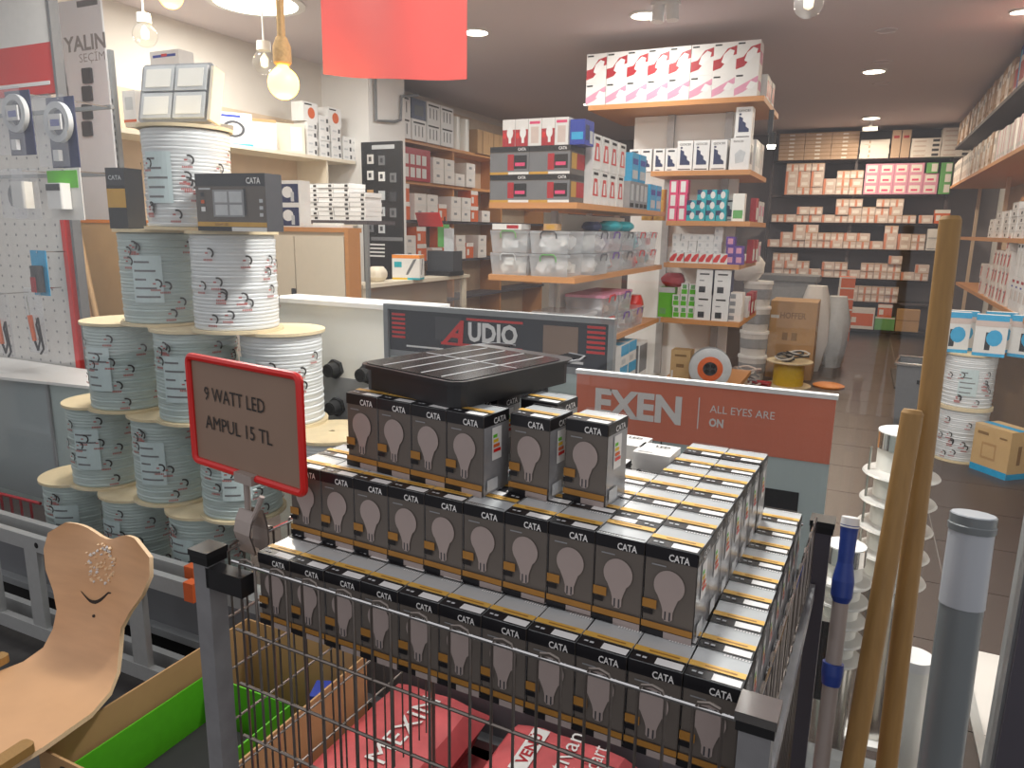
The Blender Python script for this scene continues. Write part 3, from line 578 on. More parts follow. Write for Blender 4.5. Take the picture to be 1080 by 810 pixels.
carton('brown_small', .09, .07, .04, 'kraft', {'f': [(.2, .2, .8, .8, 'gold')]}); put('small_box', 'brown_small', (-1.75, gy0+.12, zb+.2765), 'small brown box lying on the centre clear storage box')
def bag(name, loc, sx, sy, sz, m, label, cat='bag', rz=0, seed=1, group=None):
    """lumpy closed bag: warped rounded block"""
    rnd = random.Random(seed); mb = MB(); n = 12; prof = []
    rows = 7; vs = []; fs = []
    for i in range(rows):
        t = i/(rows-1); k = (1-abs(2*t-1)**4)*.9+.1 if 0 < i < rows-1 else .62
        for a in range(n):
            th = 2*math.pi*a/n; c, s_ = math.cos(th), math.sin(th); q = 1/max(abs(c), abs(s_))**.6*k*(1+rnd.uniform(-.07, .07))
            vs.append((c*q*sx/2, s_*q*sy/2, t*sz*(1+rnd.uniform(-.05, .05) if 0 < i < rows-1 else 1)))
    for i in range(rows-1): fs += [(i*n+a, i*n+(a+1) % n, (i+1)*n+(a+1) % n, (i+1)*n+a) for a in range(n)]
    fs += [tuple(range(n-1, -1, -1)), tuple(range((rows-1)*n, rows*n))]
    mb.add(vs, fs, m); return tag(mb.build(name, None, loc, rz, True), label, cat, group)
for k in range(2): bag('teal_pack', (gx1-.1, gy0+.95+k*.3, zb+.2765), .14, .26, .07, 'teal', 'teal soft pack on top of side storage boxes, %s one' % ('nearer', 'farther')[k], 'pack', seed=k)
bag('dark_pack', (gx1-.12, gy0+.62, zb+.2765), .12, .14, .06, 'navy', 'dark crumpled pack on side storage box by the corner', 'pack', seed=6)
# low shelf
zl = .8605
bin_('storage_box', (gx1-.18, gy0+.32, zl), .34, .30, .22, ['grey', 'grey_light', 'grey_mid'], 'large clear storage box of metal screws on the low shelf', 0, 'grey_dark', seed=60)
for k in range(3):
    for r in range(2 if k < 2 else 1): bin_('storage_box', (gx1-.15, gy0+.76+k*.36, zl+r*.152), .32, .28, .15, ['grey_light', 'peach', 'white', 'purple'], 'purple-lidded clear storage box on low shelf, %s past corner, %s tier' % (OR[k], TIER[r]), math.pi/2, 'purple' if k else 'red', lidm='magenta_box' if r else 'clear_plastic', seed=70+k+4*r)
bag('white_sack', (gx0+.10, gy0+.25, zl), .26, .34, .19, 'dim_white', 'crumpled white plastic bag on the low shelf behind audio board', seed=11)
carton('green_flat', .2, .10, .05, 'paper', {'f': [(0, .2, 1, .8, 'green')], 't': [(0, .2, 1, .8, 'green_lid')]}); 
for k in range(2): put('green_box', 'green_flat', (gx0+.10+.02*k, gy0+.0, zl+.051*k), 'flat green and white box beside white bag, %s' % ('lower', 'upper')[k])
bag('red_pack', (gx1-.12, gy0+1.75, zl), .14, .18, .22, 'red', 'red plastic pack on low shelf next to the green box', seed=12)
# base shelf of both units
carton('kraft_base', .22, .26, .26, 'kraft_pale', {'r': [([(.5+.18*math.cos(t*.52), .4+.2*math.sin(t*.52)) for t in range(12)], 'kraft_dark')], 'f': [([(.6+.18*math.cos(t*.52), .35+.2*math.sin(t*.52)) for t in range(12)], 'kraft_dark')]})
carton('kraft_base2', .24, .26, .18, 'kraft', {'r': [(.1, .5, .4, .6, 'ink')]})
put('kraft_carton', 'kraft_base', (gx1-.14, gy0+.75, .2805), 'kraft carton with round stamp on base shelf behind orange poster'); put('kraft_carton', 'kraft_base2', (gx1-.14, gy0+.75, .541), 'kraft carton on top of the carton with round stamp')
carton('cyan_box', .20, .22, .16, 'paper', {'f': [(0, .5, 1, 1, 'cyan'), (.1, .1, .6, .35, 'grey_light')], 'r': [(0, .55, 1, 1, 'cyan'), (.1, .1, .9, .45, 'grey_light')], 't': [(.1, .1, .9, .9, 'cyan')]})
grid('appliance_box', 'cyan_box', (gx1-.11, gy0+1.12, .2805), (0, .23, 0), [3, 3], 'white and sky-blue appliance box', 'on base shelf', 'sky-blue appliance boxes', rz=math.pi/2)
carton('grid_box', .22, .22, .44, 'paper', {'f': [(.05, .4, .95, .95, 'grey_mid'), (.3, .05, .8, .3, 'red')], 'r': [(0, .45, 1, .95, 'grey_mid'), (.2, .05, .7, .3, 'red')]})
put('heater_box', 'grid_box', (gx1-.1, gy0+1.62, .2805), 'tall white and dark grey box with red picture on base shelf')
# ------------------------------------------------------------------ middle shelving, far part
GB = thing('shelving_unit', (-1.4, 6.8, 0)); tag(GB, 'orange-edged tall middle shelving holding bulb boxes near ceiling, farther part', 'shelving', 'wooden shop shelving')
def gb(x0, x1, z): board(MB(), x0+1.4, x1+1.4, 6.3-6.8, 7.35-6.8, z, .04).build('shelf_board', GB)
gb(-2.28, -.83, 2.645); gb(-1.70, -.89, 2.09); gb(-1.545, -.86, 1.685); gb(-1.545, -.92, 1.335); gb(-1.545, -.88, .86); gb(-1.545, -.88, .28)
MB().box(-.6, .35, -.02, .02, 0, 2.6, 'wall_white').build('back_panel', GB)
for x in (-.26, .24): MB().box(x-.03, x+.03, -.06, -.025, .28, 2.6, 'upright').build('upright', GB)
for x in (-.26, .24):
    for z in range(0): pass
MB().box(-.145, .5, -.47, .5, 0, .24, 'cream').build('plinth', GB)
swoosh = [(0, .12), (.35, .2), (.75, .55), (1, .6), (1, .88), (.6, .80), (.3, .5), (0, .45)]
lampp = [(.35, .38), (.5, .32), (.85, .55), (.9, .72), (.7, .78), (.45, .62)]
carton('jumbo_box', .176, .2, .235, 'paper', {'f': [(swoosh, 'red_dark'), (lampp, 'white'), (.05, .9, .35, .95, 'ink'), (.05, .2, .3, .4, 'red_dark')], 'r': [(.1, .3, .9, .7, 'magenta_box')]})
carton('jumbo_low', .176, .2, .178, 'paper', {'f': [([(0, .05), (.4, .2), (1, .6), (1, .85), (.5, .6), (0, .35)], 'magenta_box'), ([(.5, .35), (.8, .3), (.95, .55), (.7, .65)], 'white'), (.05, .85, .35, .92, 'ink')], 'r': [(.1, .3, .9, .7, 'magenta_box')]})
xt = PY(618, 90, 6.3).x+.088
grid('jumbo_bulb_box', 'jumbo_low', (xt, 6.41, 2.6455), (.1775, 0, 0), [1]*8, 'white pink-printed large bulb box', 'lower row near ceiling', 'large bulb boxes near the ceiling', j=.001)
grid('jumbo_bulb_box', 'jumbo_box', (xt, 6.41, 2.824), (.1775, 0, 0), [1]*8, 'white large bulb box with red swoosh', 'upper row near ceiling', 'large bulb boxes near the ceiling', j=.001)
carton('jumbo_side', .17, .17, .2, 'paper', {'r': [(.1, .2, .9, .8, 'red_dark')]}); grid('bulb_box', 'jumbo_side', (-.935, 6.62, 2.6455), (0, .18, 0), [1, 1, 1], 'white bulb box', 'behind the right end of the top row', 'bulb boxes on top shelf side')
stair = [(.2, .2), (.85, .2), (.85, .3), (.65, .38), (.65, .48), (.45, .55), (.45, .65), (.2, .72)]
carton('stair_small', .095, .1, .185, 'white', {'f': [(.2, .84, .8, .92, 'grey_dark'), (stair, 'navy'), (.2, .05, .6, .08, 'ink')]})
carton('stair_big', .128, .14, .24, 'white', {'f': [(stair, 'navy'), ('GOCEI', .5, .88, .07, 'ink', .01, .7), (.2, .74, .34, .80, 'navy'), (.1, .04, .9, .07, 'ink')], 'r': [(.3, .2, .8, .7, 'grey_light')]})
carton('line_box', .155, .2, .245, 'white', {'f': [('GOCEI', .4, .9, .06, 'ink', .01, .5), ([(.3, .2), (.7, .25), (.8, .55), (.5, .65), (.25, .5)], 'grey_light')], 'r': [(.2, .2, .7, .8, 'grey')]})
zs = 2.0905; X6 = lambda x, y=150: PY(x, y, 6.33).x
grid('lamp_box', 'stair_small', (X6(670), 6.39, zs), (.103, 0, 0), [1]*4, 'small white lamp box with navy steps', 'on shelf below the ceiling row', 'small white lamp boxes')
grid('lamp_box', 'stair_big', (X6(723), 6.41, zs), (.136, 0, 0), [1]*3, 'larger white lamp box with navy steps', 'on shelf below the ceiling row', 'larger white lamp boxes')
put('lamp_box', 'line_box', (X6(781), 6.43, zs), 'wide white lamp box with line drawing at the shelf right end'); put('lamp_box', 'stair_big', (X6(782), 6.43, zs+.2455), 'white lamp box with navy steps stacked upon the wide one')
carton('side_white', .16, .12, .26, 'white', {'f': [(.2, .2, .8, .8, 'grey_light')], 'r': [(.2, .3, .7, .9, 'grey')]}); grid('lamp_box', 'side_white', (-.96, 6.66, zs), (0, .18, 0), [1, 1, 1], 'white lamp box', 'along the right side of upper shelf', 'white lamp boxes at the side', rz=math.pi/2)
# third shelf
z3 = 1.6855; 
def roll(loc, label, m='gold', r=.05, h=.085, grp='gold rolls'):
    tag(MB().lathe([(.02, 0), (r, 0), (r*1.03, h*.1), (r*1.03, h*.9), (r, h), (.02, h), (.02, 0)], m, 18).build('tape_roll', None, loc, 0, True), label, 'roll', grp)
for k in range(3): roll((X6(699), 6.36, z3+k*.0855), 'gold roll stacked left on the third shelf, %s tier' % TIER[k])
for k in range(3): roll((X6(699)-.108, 6.37, z3+k*.0855), 'gold roll further left on the third shelf, %s tier' % TIER[k])
carton('pink_box', .075, .09, .11, 'pink', {'f': [(.2, .1, .75, .9, 'paper')]}); carton('teal_box', .078, .09, .083, 'teal', {'f': [(0, .55, .5, 1, 'navy'), ([(.6+.25*math.cos(t*.52), .5+.35*math.sin(t*.52)) for t in range(12)], 'paper')], 't': [(0, 0, 1, 1, 'cyan')]})
grid('pink_box', 'pink_box', (X6(714), 6.36, z3), (.079, 0, 0), [3, 3], 'white-windowed pink box', 'on third shelf', 'pink boxes')
grid('teal_box', 'teal_box', (X6(734), 6.36, z3), (.081, 0, 0), [2, 3, 3, 3], 'teal and navy bulb box', 'on third shelf', 'teal bulb boxes'); 
carton('green_white', .095, .09, .22, 'pearl', {'f': [(.1, .1, .9, .4, 'green_lid')]}); put('lamp_box', 'green_white', (X6(784), 6.37, z3), 'pale box with green panel at right end of third shelf')
put('lamp_box', 'stair_small', (X6(774), 6.45, z3), 'small white lamp box behind the pale green box on third shelf')
# fourth shelf
z4 = 1.3355
carton('red_white_box', .058, .07, .085, 'paper', {'f': [([(0, .15), (.6, .15), (1, .7), (1, .95), (.5, .85), (0, .4)], 'red'), ]}); carton('small_white', .068, .09, .06, 'white', {'f': [(.15, .3, .45, .7, 'grey_light')]})
grid('bulb_box', 'red_white_box', (X6(718), 6.35, z4), (.060, 0, 0), [1]*8, 'small white box with red swirl', 'in front on fourth shelf', 'red swirl boxes')
grid('small_box', 'small_white', (X6(718), 6.44, z4), (.070, 0, 0), [4, 4, 4, 4, 4, 5], 'small plain white box', 'behind red swirls on fourth shelf', 'small plain white boxes')
carton('purple_box', .07, .09, .075, 'purple', {'f': [(.2, .2, .8, .8, 'magenta_box')]}); grid('purple_box', 'purple_box', (-1.0, 6.36, z4), (.07, 0, 0), [3, 2], 'purple box', 'at right end of fourth shelf', 'purple boxes')
# fifth shelf
z5 = .8605
carton('qr_box', .135, .14, .212, 'white', {'f': [(.2, .1, .6, .34, 'grey_dark'), (.2, .8, .8, .86, 'ink'), (.2, .55, .5, .6, 'grey')], 'r': [(0, 0, 1, 1, 'navy')]})
grid('router_box', 'qr_box', (X6(741, 330), 6.39, z5), (.145, 0, 0), [2, 2], 'tall white box with dark square', 'on fifth shelf', 'tall white boxes with squares')
carton('green_card', .06, .04, .1, 'white', {'f': [(.1, .1, .9, .5, 'green'), (.2, .55, .8, .9, 'green_lid')]}); grid('green_card', 'green_card', (X6(712, 330), 6.37, z5), (.066, 0, 0), [2, 3, 3], 'white and green card box', 'left on fifth shelf', 'green card boxes')
carton('green_case', .14, .1, .26, 'green', {'f': [(.0, .82, 1, 1, 'grey_light'), (.1, .1, .5, .3, 'green_lid')]}); put('green_case', 'green_case', (gx1+.03, 6.42, z5), 'bright green box at left end of fifth shelf')
bag('red_sack', (gx1+.06, 6.46, z5+.2605), .2, .16, .12, 'red_dark', 'red plastic bag on top of the bright green box', seed=14)
carton('pale_stack', .11, .14, .06, 'pale_box', {'f': [(.1, .2, .5, .8, 'grey')]}); grid('flat_box', 'pale_stack', (-.935, 6.42, z5), (0, .0, 0), [4], 'pale flat box stacked', 'at right of fifth shelf', 'pale flat boxes')
# base: kraft box, cable reel
carton('kraft_text', .17, .16, .30, 'kraft_pale', {'f': [(.2, .82, .8, .88, 'kraft_dark'), (.3, .5, .7, .6, 'kraft_dark'), (.05, .1, .15, .4, 'dim_white')]}); put('kraft_carton', 'kraft_text', (X6(718, 370), 6.42, .2805), 'upright kraft carton beside the cable reel'); 
CART['kraft_text']
p = PY(748, 387, 6.2); rl = thing('cable_reel', (p.x, 6.24, .2805+.02), math.radians(12)); tag(rl, 'grey cable reel with orange centre leaning below the middle shelving', 'cable reel')
R90 = Matrix.Translation((0, 0, .165)) @ Matrix.Rotation(math.pi/2, 4, 'X')
MB().lathe([(.09, .02), (.165, .02), (.175, .03), (.165, .036), (.09, .036), (.09, .02)], 'grey_light', 32, R90).build('front_rim', rl, smooth=True)
MB().lathe([(.09, -.06), (.175, -.06), (.17, -.05), (.09, -.05)], 'grey', 32, R90).build('rear_rim', rl, smooth=True)
MB().lathe([(.06, .022), (.10, .022), (.105, .04), (.06, .045), (.06, .022)], 'orange', 28, R90).build('orange_ring', rl, smooth=True)
mb = MB().lathe([(.001, .03), (.062, .03)], 'grey_dark', 20, R90); mb.build('socket_plate', rl)
mb = MB()
for k in range(4):
    t_ = math.radians(45+90*k); mb.cyl((.034*math.cos(t_), .034*math.sin(t_), .03), (.034*math.cos(t_), .034*math.sin(t_), .034), .02, 'black', n=12, T=R90)
mb.build('socket', rl)['kind'] = 'stuff'
MB().lathe([(.11, -.05), (.13, -.05), (.13, .02), (.11, .02)], 'navy', 24, R90).build('wound_cable', rl)
# hanging packs along the right flank of the far unit
carton('flank_pack', .14, .05, .2, 'red_dark', {'f': [(.1, .1, .9, .6, 'paper')]}); carton('flank_pack2', .13, .05, .18, 'dim_white', {'f': [(.1, .3, .9, .8, 'magenta_box')]})
for k in range(9):
    key = ('flank_pack', 'flank_pack2')[(k*5//2) % 2]; zz = (2.0905, z3, z4)[k % 3]; 
    put('side_pack', key, (-.90, 6.78+(k//3)*.2, (1.6855, 1.3355, .8605)[k % 3]), '%s pack on right flank of far shelving, %s, %s from front' % ('red' if key == 'flank_pack' else 'pale', ('upper', 'middle', 'lower')[k % 3], OR[k//3]), 'pack', 'packs on the shelving flank', math.pi/2)
lm = thing('clip_lamp', (-.80, 6.75, 2.42)); tag(lm, 'small lit lamp clipped to the right flank of tall shelving', 'lamp')
MB().cyl((0, 0, 0), (0, 0, -.10), .03, 'black', n=12).build('body', lm); MB().cyl((0, 0, -.101), (0, 0, -.13), .036, 'glow', .03, n=14).build('bulb', lm); MB().box(-.04, 0, -.01, .01, -.005, .18, 'grey_dark').build('bracket', lm)
# ================================================================== BACK WALL
BY = 13.02
BS = thing('wall_shelving', (-.15, 13.2, 0)); tag(BS, 'dark grey shelving along back wall filled with small boxes', 'shelving')
SZ = [2.73, 2.2, 1.77, 1.37, .91]
for z in SZ: MB().box(-1.32, 1.2, -.2, .22, z-.03, z, 'shelf_dark').build('shelf_board', BS)
MB().box(-.15, 1.2, -.2, .22, .52, .55, 'shelf_dark').build('shelf_board', BS); MB().box(-.4, 1.2, -.2, .22, .08, .12, 'shelf_dark').build('shelf_board', BS)
for x in (-1.34, -.1, 1.18): MB().box(x-.02, x+.02, -.19, -.14, 0, 3.12, 'shelf_dark').build('upright', BS)
def bx(x, y=200): return PY(x, y, BY).x
carton('flat_brown', .380, .3, .058, 'tan_box', {'f': [(0, .85, 1, 1, 'kraft_dark'), (.4, .2, .6, .6, 'pale_box')]}); carton('flat_pale', .40, .3, .068, 'pale_box', {'f': [(.3, .2, .35, .8, 'tan_box')]})
carton('upright_tan', .12, .3, .40, 'tan_box', {'f': [(.2, .7, .8, .8, 'red_dark')]}); carton('flat_dark_end', .385, .3, .067, 'pale_box', {'f': [(.72, .2, .95, .75, 'grey_dark'), (.1, .2, .5, .5, 'peach')]})
for c in range(3): grid('flat_box', 'flat_brown', (bx(836, 155)+c*.387, BY+.0, 2.7305), (0, 0, 0), [7], 'long brown flat box', 'in %s stack on back wall top shelf' % ('left', 'centre', 'right')[c], 'brown flat boxes on the back wall', j=.002)
grid('flat_box', 'flat_pale', (bx(836, 155)+3*.387+.03, BY, 2.7305), (0, 0, 0), [4], 'pale flat box stacked', 'right of brown stacks on back wall top', 'pale flat boxes on back wall')
grid('long_box', 'upright_tan', (bx(944, 155), BY, 2.7305), (.135, 0, 0), [1, 1], 'upright tan box', 'on back wall top shelf', 'upright tan boxes')
grid('flat_box', 'flat_dark_end', (bx(976, 155), BY, 2.7305), (0, 0, 0), [4], 'pale box with dark end', 'on back wall top shelf', 'pale boxes with dark ends'); grid('flat_box', 'flat_dark_end', (bx(976, 155)+.392, BY, 2.7305), (0, 0, 0), [6], 'pale box with dark end', 'in back wall top right corner', 'pale boxes with dark ends')
carton('orange_band', .184, .2, .120, 'peach', {'f': [(.42, 0, .58, 1, 'band_orange'), (.08, .15, .38, .5, 'pale_box'), (.62, .15, .92, .5, 'pale_box'), (0, .88, 1, 1, 'tan_box')]}); carton('orange_end', .184, .2, .120, 'peach', {'f': [(0, 0, .2, 1, 'band_orange'), (.3, .2, .8, .6, 'pale_box')]})
carton('pink_label', .196, .2, .150, 'magenta_box', {'f': [(.12, .15, .85, .85, 'pale_box'), (.25, .3, .7, .5, 'pink')]}); carton('green_box', .15, .2, .15, 'green_lid', {'f': [(.45, .15, .95, .9, 'pale_box')]}); carton('orange_box', .2, .2, .2, 'orange', {'f': [(0, .75, 1, 1, 'pale_box'), (.1, .2, .4, .6, 'pale_box')]})
kinds = ['orange_band', 'orange_end']
def back_row(sh, segs, z):
    """segs: (x0 px, heights list) ; boxes follow each other from x0"""
    n = 0
    for x0, hs_ in segs:
        X = bx(x0)+.095
        for c, h_ in enumerate(hs_):
            for k in range(h_):
                put('parts_box', random.choice(kinds), (X+c*.190+jit(.001), BY+jit(.015), z+k*.1205), 'peach box with orange band, back wall %s shelf, %s stack, %s tier' % (sh, OR[n], TIER[k]), 'box', 'orange-banded boxes on the back wall')
            n += 1
back_row('second', [(828, [4, 4, 4, 2, 3, 3])], 2.2005)
for c, h_ in enumerate([3, 3, 3, 3, 2]):
    for k in range(h_): put('parts_box', 'pink_label', (bx(828)+6*.19+.115+c*.2, BY, 2.2005+k*.1505), 'pink-labelled box on back wall second shelf, %s stack, %s tier' % (OR[c], TIER[k]), 'box', 'pink-labelled boxes')
for c, (x_, h_) in enumerate([(0, 3)]):
    for k in range(h_): put('parts_box', 'green_box', (bx(828)+6*.19+.115+.8+.19, BY, 2.2005+k*.1505), 'green and white box on back wall second shelf, %s tier' % TIER[k], 'box', 'green boxes')
put('parts_box', 'green_box', (bx(828)+6*.19+.115+.8, BY-.02, 2.2005+.3015), 'green and white box on top of the pink-labelled boxes')
back_row('third', [(817, [1, 1, 2, 2, 1, 3, 3, 2, 3, 3, 1])], 1.7705); put('parts_box', 'orange_end', (bx(817)+11*.19+.13, BY, 1.7705), 'peach box standing alone, back wall third shelf'); put('parts_box', 'orange_box', (bx(817)+11*.19+.34, BY, 1.7705), 'orange box with white label, back wall third shelf right end')
back_row('fourth', [(815, [1, 2, 3, 3, 2, 2, 2, 2, 1, 3, 2, 2])], 1.3705)
back_row('fifth', [(822, [3, 3, 2, 1, 2, 2, 1]), (917, [2, 2, 3, 1, 2])], .9105); back_row('sixth', [(903, [2, 2, 2, 2])], .5505)
carton('white_pack', .2, .2, .16, 'dim_white', {'f': [(.05, .1, .95, .2, 'grey')]}); grid('parts_box', 'white_pack', (bx(815)+12*.19+.12, BY-.06, 1.3705), (.205, 0, 0), [2], 'plain white box', 'at back wall fourth shelf right end', 'plain white boxes on back wall')
carton('orange_big', .40, .25, .33, 'dim_white', {'f': [(.05, .15, .95, .75, 'orange'), (.1, .3, .35, .55, 'pale_box')]}); put('large_box', 'orange_big', (bx(908, 330), BY-.03, .1205), 'large white and orange box at the foot of back wall shelving')
carton('orange_col', .22, .2, .16, 'orange', {'f': [(0, .88, 1, 1, 'pale_box'), (.0, 0, .12, 1, 'pale_box')]}); grid('parts_box', 'orange_col', (bx(893, 330)-.03, 12.3, 0), (0, 0, 0), [6], 'orange box', 'in column standing at left of back wall foot', 'orange boxes in a column')
carton('green_low', .28, .2, .2, 'green_lid', {'f': [(0, .9, 1, 1, 'pale_box')]}); put('large_box', 'green_low', (bx(934, 330), BY-.03, .1205), 'dull green box at the foot of back wall shelving'); put('large_box', 'orange_box', (bx(934, 320), BY-.03, .321), 'orange and white box on the dull green box')
carton('kraft_low', .32, .22, .34, 'kraft', {'f': [(0, .48, 1, .52, 'kraft_dark')]}); put('large_box', 'kraft_low', (bx(957, 335), BY-.03, .1205), 'kraft carton at the right foot of back wall shelving')
# security camera on ceiling in the back
p = PZ(918, 136, CEIL-.09); sc_ = thing('security_camera', (p.x, p.y, CEIL)); tag(sc_, 'small white security camera under the ceiling at the back', 'camera')
MB().cyl((0, 0, 0), (0, 0, -.06), .03, 'white', n=12).build('mount', sc_); MB().cyl((.1, -.03, -.09), (-.1, .0, -.09), .035, 'white', n=14).build('body', sc_); MB().cyl((.1, -.031, -.09), (.108, -.034, -.09), .025, 'black', n=12).build('lens', sc_)
# ================================================================== RIGHT SHELVING
RX = 1.02
RS = thing('wall_shelving', (1.35, 9.5, 0)); tag(RS, 'long wooden shelving along the right wall loaded with white boxes', 'shelving')
for z, y0, y1, m in ((2.83, 6.2, 12.6, 'shelf_dark'), (2.29, 6.2, 12.6, 'shelf_wood'), (1.95, 6.0, 8.2, 'shelf_wood'), (1.585, 5.9, 10.5, 'shelf_wood'), (1.06, 5.75, 10.2, 'shelf_wood'), (.55, 6.5, 10.2, 'shelf_dark')):
    MB().box((RX+.22 if z == 1.95 else RX)-1.35, WX1-.02-1.35, y0-9.5, y1-9.5, z-.035, z, m).build('shelf_board', RS)
MB().box(WX1-.015-1.35, WX1-.005-1.35, 5.8-9.5, 12.6-9.5, .1, 3.1, 'shelf_pale').build('back_panel', RS)
for y in (6.0, 8.1, 10.1, 12.5): MB().box(RX+.35-1.35, RX+.39-1.35, y-9.5, y+.04-9.5, 0, 3.1, 'shelf_pale').build('upright', RS)
carton('tan_tall', .17, .24, .31, 'tan_box', {'f': [(.2, .6, .8, .8, 'pale_box'), (.1, .1, .9, .2, 'kraft_dark')]}); carton('pale_tall', .17, .24, .30, 'pale_box', {'f': [(.15, .1, .85, .35, 'peach'), (.2, .6, .8, .8, 'grey')]})
carton('red_tall', .24, .24, .24, 'peach', {'f': [(.1, .15, .9, .8, 'red_dark')]}); carton('blue_tall', .12, .24, .34, 'blue', {'f': [(.2, .2, .8, .9, 'cyan')]}); carton('white_gloss', .15, .22, .27, 'white', {'f': [(.3, 0, .5, 1, 'magenta_box'), (.1, .1, .9, .2, 'grey_light')]})
def rrow(z, y0, y1, seq, desc, where, grp, xo=.13, gap=.006):
    y = y1; n = 0
    while y > y0:
        key = seq(n); w_ = CART[key]['dims'][0]; put('wall_box', key, (RX+xo+jit(.01), y-w_/2, z), '%s %s, %s from the far end' % (desc(key), where, OR[n]), 'box', grp, -math.pi/2+jit(.02)); y -= w_+gap; n += 1
nm = {'tan_tall': 'upright tan box', 'pale_tall': 'upright pale box', 'red_tall': 'red-printed box', 'blue_tall': 'tall blue box', 'white_gloss': 'glossy white box', 'white_std': 'white box with dark label', 'white_redl': 'white box with red scribble', 'white_flat': 'flat white box'}
rrow(2.8305, 6.6, 12.5, lambda n: 'blue_tall' if n == 26 else ('tan_tall', 'tan_tall', 'pale_tall')[n % 3] if n < 25 else 'red_tall', lambda k: nm[k], 'on right wall top shelf', 'boxes on the right wall top shelf')
rrow(2.2905, 6.6, 12.5, lambda n: 'pale_tall' if n < 12 else ('tan_tall', 'pale_tall')[n % 2] if n < 22 else 'white_gloss', lambda k: nm[k], 'on right wall second shelf', 'boxes on the right wall second shelf')
carton('white_std', .11, .26, .26, 'white', {'f': [(.2, .8, .8, .88, 'ink'), (.2, .3, .8, .7, 'dim_white')]}); carton('white_redl', .16, .22, .14, 'pale_box', {'f': [([(.2, .1), (.5, .2), (.8, .8), (.6, .9), (.3, .5)], 'red'), (.1, .7, .5, .8, 'grey')]})
carton('white_flat', .26, .24, .055, 'white', {'f': [(.4, .2, .6, .6, 'ink'), (0, .9, 1, 1, 'grey_light')]})
zc_ = 1.5855
for c, (y, n) in enumerate([(6.75, 4), (7.05, 5), (7.4, 4), (7.8, 4), (8.2, 3)]): grid('wall_box', 'white_flat', (RX+.14, y, zc_), (0, 0, 0), [n], 'flat white box', 'on right wall third shelf, %s stack from front' % OR[c], 'flat white boxes', rz=-math.pi/2)
carton('kraft_r', .36, .3, .15, 'kraft', {'f': [(.1, .3, .3, .5, 'kraft_dark')]}); put('kraft_carton', 'kraft_r', (RX+.17, 6.35, zc_), 'kraft carton at the near end of right wall third shelf', rz=-math.pi/2)
carton('blue_lying', .34, .26, .05, 'navy', {'f': [(.1, .2, .9, .8, 'blue')]}); put('blue_box', 'blue_lying', (RX+.17, 6.35, zc_+.1505), 'flat navy box lying on kraft carton at right'); put('kraft_carton', 'kraft_r', (RX+.42, 6.5, 1.9505), 'pale carton on short bracket shelf at right wall', rz=-math.pi/2)
zd = 1.0605
for c in range(7): put('wall_box', 'white_std', (RX+.14, 5.86+.118*c, zd+.2505), 'white upright box with dark label, upper row on right lower shelf, %s from front' % OR[c], 'box', 'white upright boxes', -math.pi/2)
carton('white_card', .17, .26, .249, 'white', {'f': [(.25, .82, .8, .9, 'red_dark'), (.15, .68, .55, .73, 'blue'), (.2, .3, .4, .6, 'peach'), (.5, .3, .85, .6, 'dim_white')]})
for c in range(5): put('wall_box', 'white_card', (RX+.14, 5.9+.175*c, zd), 'white product box with small red title, lower row on right lower shelf, %s from front' % OR[c], 'box', 'white product boxes', -math.pi/2)
for c, (y, n) in enumerate([(6.9, 3), (7.08, 4), (7.26, 3), (7.44, 3), (7.62, 3), (7.9, 2), (8.3, 2)]): grid('wall_box', 'white_redl', (RX+.12, y, zd), (0, 0, 0), [n], 'pale box with red scribble', 'on right lower shelf, %s stack' % OR[c], 'red-scribbled boxes', rz=-math.pi/2)
# ------------------------------------------------------------------ floor things at right
spool(.77, 6.08, 0, 3, 'lower white cable spool on the floor at right', -.5); spool(.77, 6.08, SPH+.0005, 2, 'upper white cable spool at right under blue packs', -.3)
flap = {'f': [(0, 0, 1, .08, 'cyan'), (.35, .15, .52, .58, 'plastic_black'), ([(.62+.25*math.cos(t*.52), .45+.2*math.sin(t*.52)) for t in range(12)], 'cyan'), (0, .72, 1, .86, 'peach'), (0, .86, 1, 1, 'cyan')], 'l': [(.1, .1, .9, .7, 'dim_white'), (0, .86, 1, 1, 'cyan'), (0, 0, 1, .08, 'cyan')]}
carton('blue_pack', .19, .07, .285, 'paper', flap)
for k, (x, y, a) in enumerate([(.63, 6.02, 5), (.845, 5.94, -8), (1.065, 5.99, -25), (.69, 6.15, 3), (.93, 6.2, -4)]):
    put('remote_pack', 'blue_pack', (x, y, 2*(SPH+.0005)), ('white and sky-blue doorbell pack, front left on the right spool', 'white and sky-blue doorbell pack, front centre on the right spool', 'white and sky-blue doorbell pack, front right on the right spool', 'white and sky-blue doorbell pack, back left on the right spool', 'white and sky-blue doorbell pack, back right on the right spool')[k], 'pack', 'sky-blue packs on the right spool', math.radians(a))
q0 = PZ(1022, 493, 0); q1 = PZ(1060, 507, 0); wd_ = (q1-q0).length; ag = math.atan2(q1.y-q0.y, q1.x-q0.x)
carton('blue_tape_carton', wd_, .20, .33, 'kraft_pale', {'f': [(0, 0, 1, .14, 'cyan'), (.1, .8, .4, .86, 'kraft_dark'), (.7, .8, .9, .84, 'kraft_dark'), (.25, .3, .65, .65, 'kraft'), (.29, .35, .61, .6, 'kraft_pale')], 'r': [(0, 0, 1, .12, 'cyan'), (.35, .3, .5, .7, 'kraft_dark')], 't': [(0, .3, 1, .62, 'cyan')]})
nv = Vector((-math.sin(ag), math.cos(ag), 0)); ce = (q0+q1)/2+nv*.10
put('carton', 'blue_tape_carton', (ce.x, ce.y, 0), 'kraft carton with light blue tape on the floor at right', rz=ag)
tag(MB().box(-.02, .02, -.05, .35, 0, .78, 'kraft_dark').build('brown_board', None, (.99, 6.35, 0), math.radians(-70)), 'brown board leaning behind the spools at right', 'board')
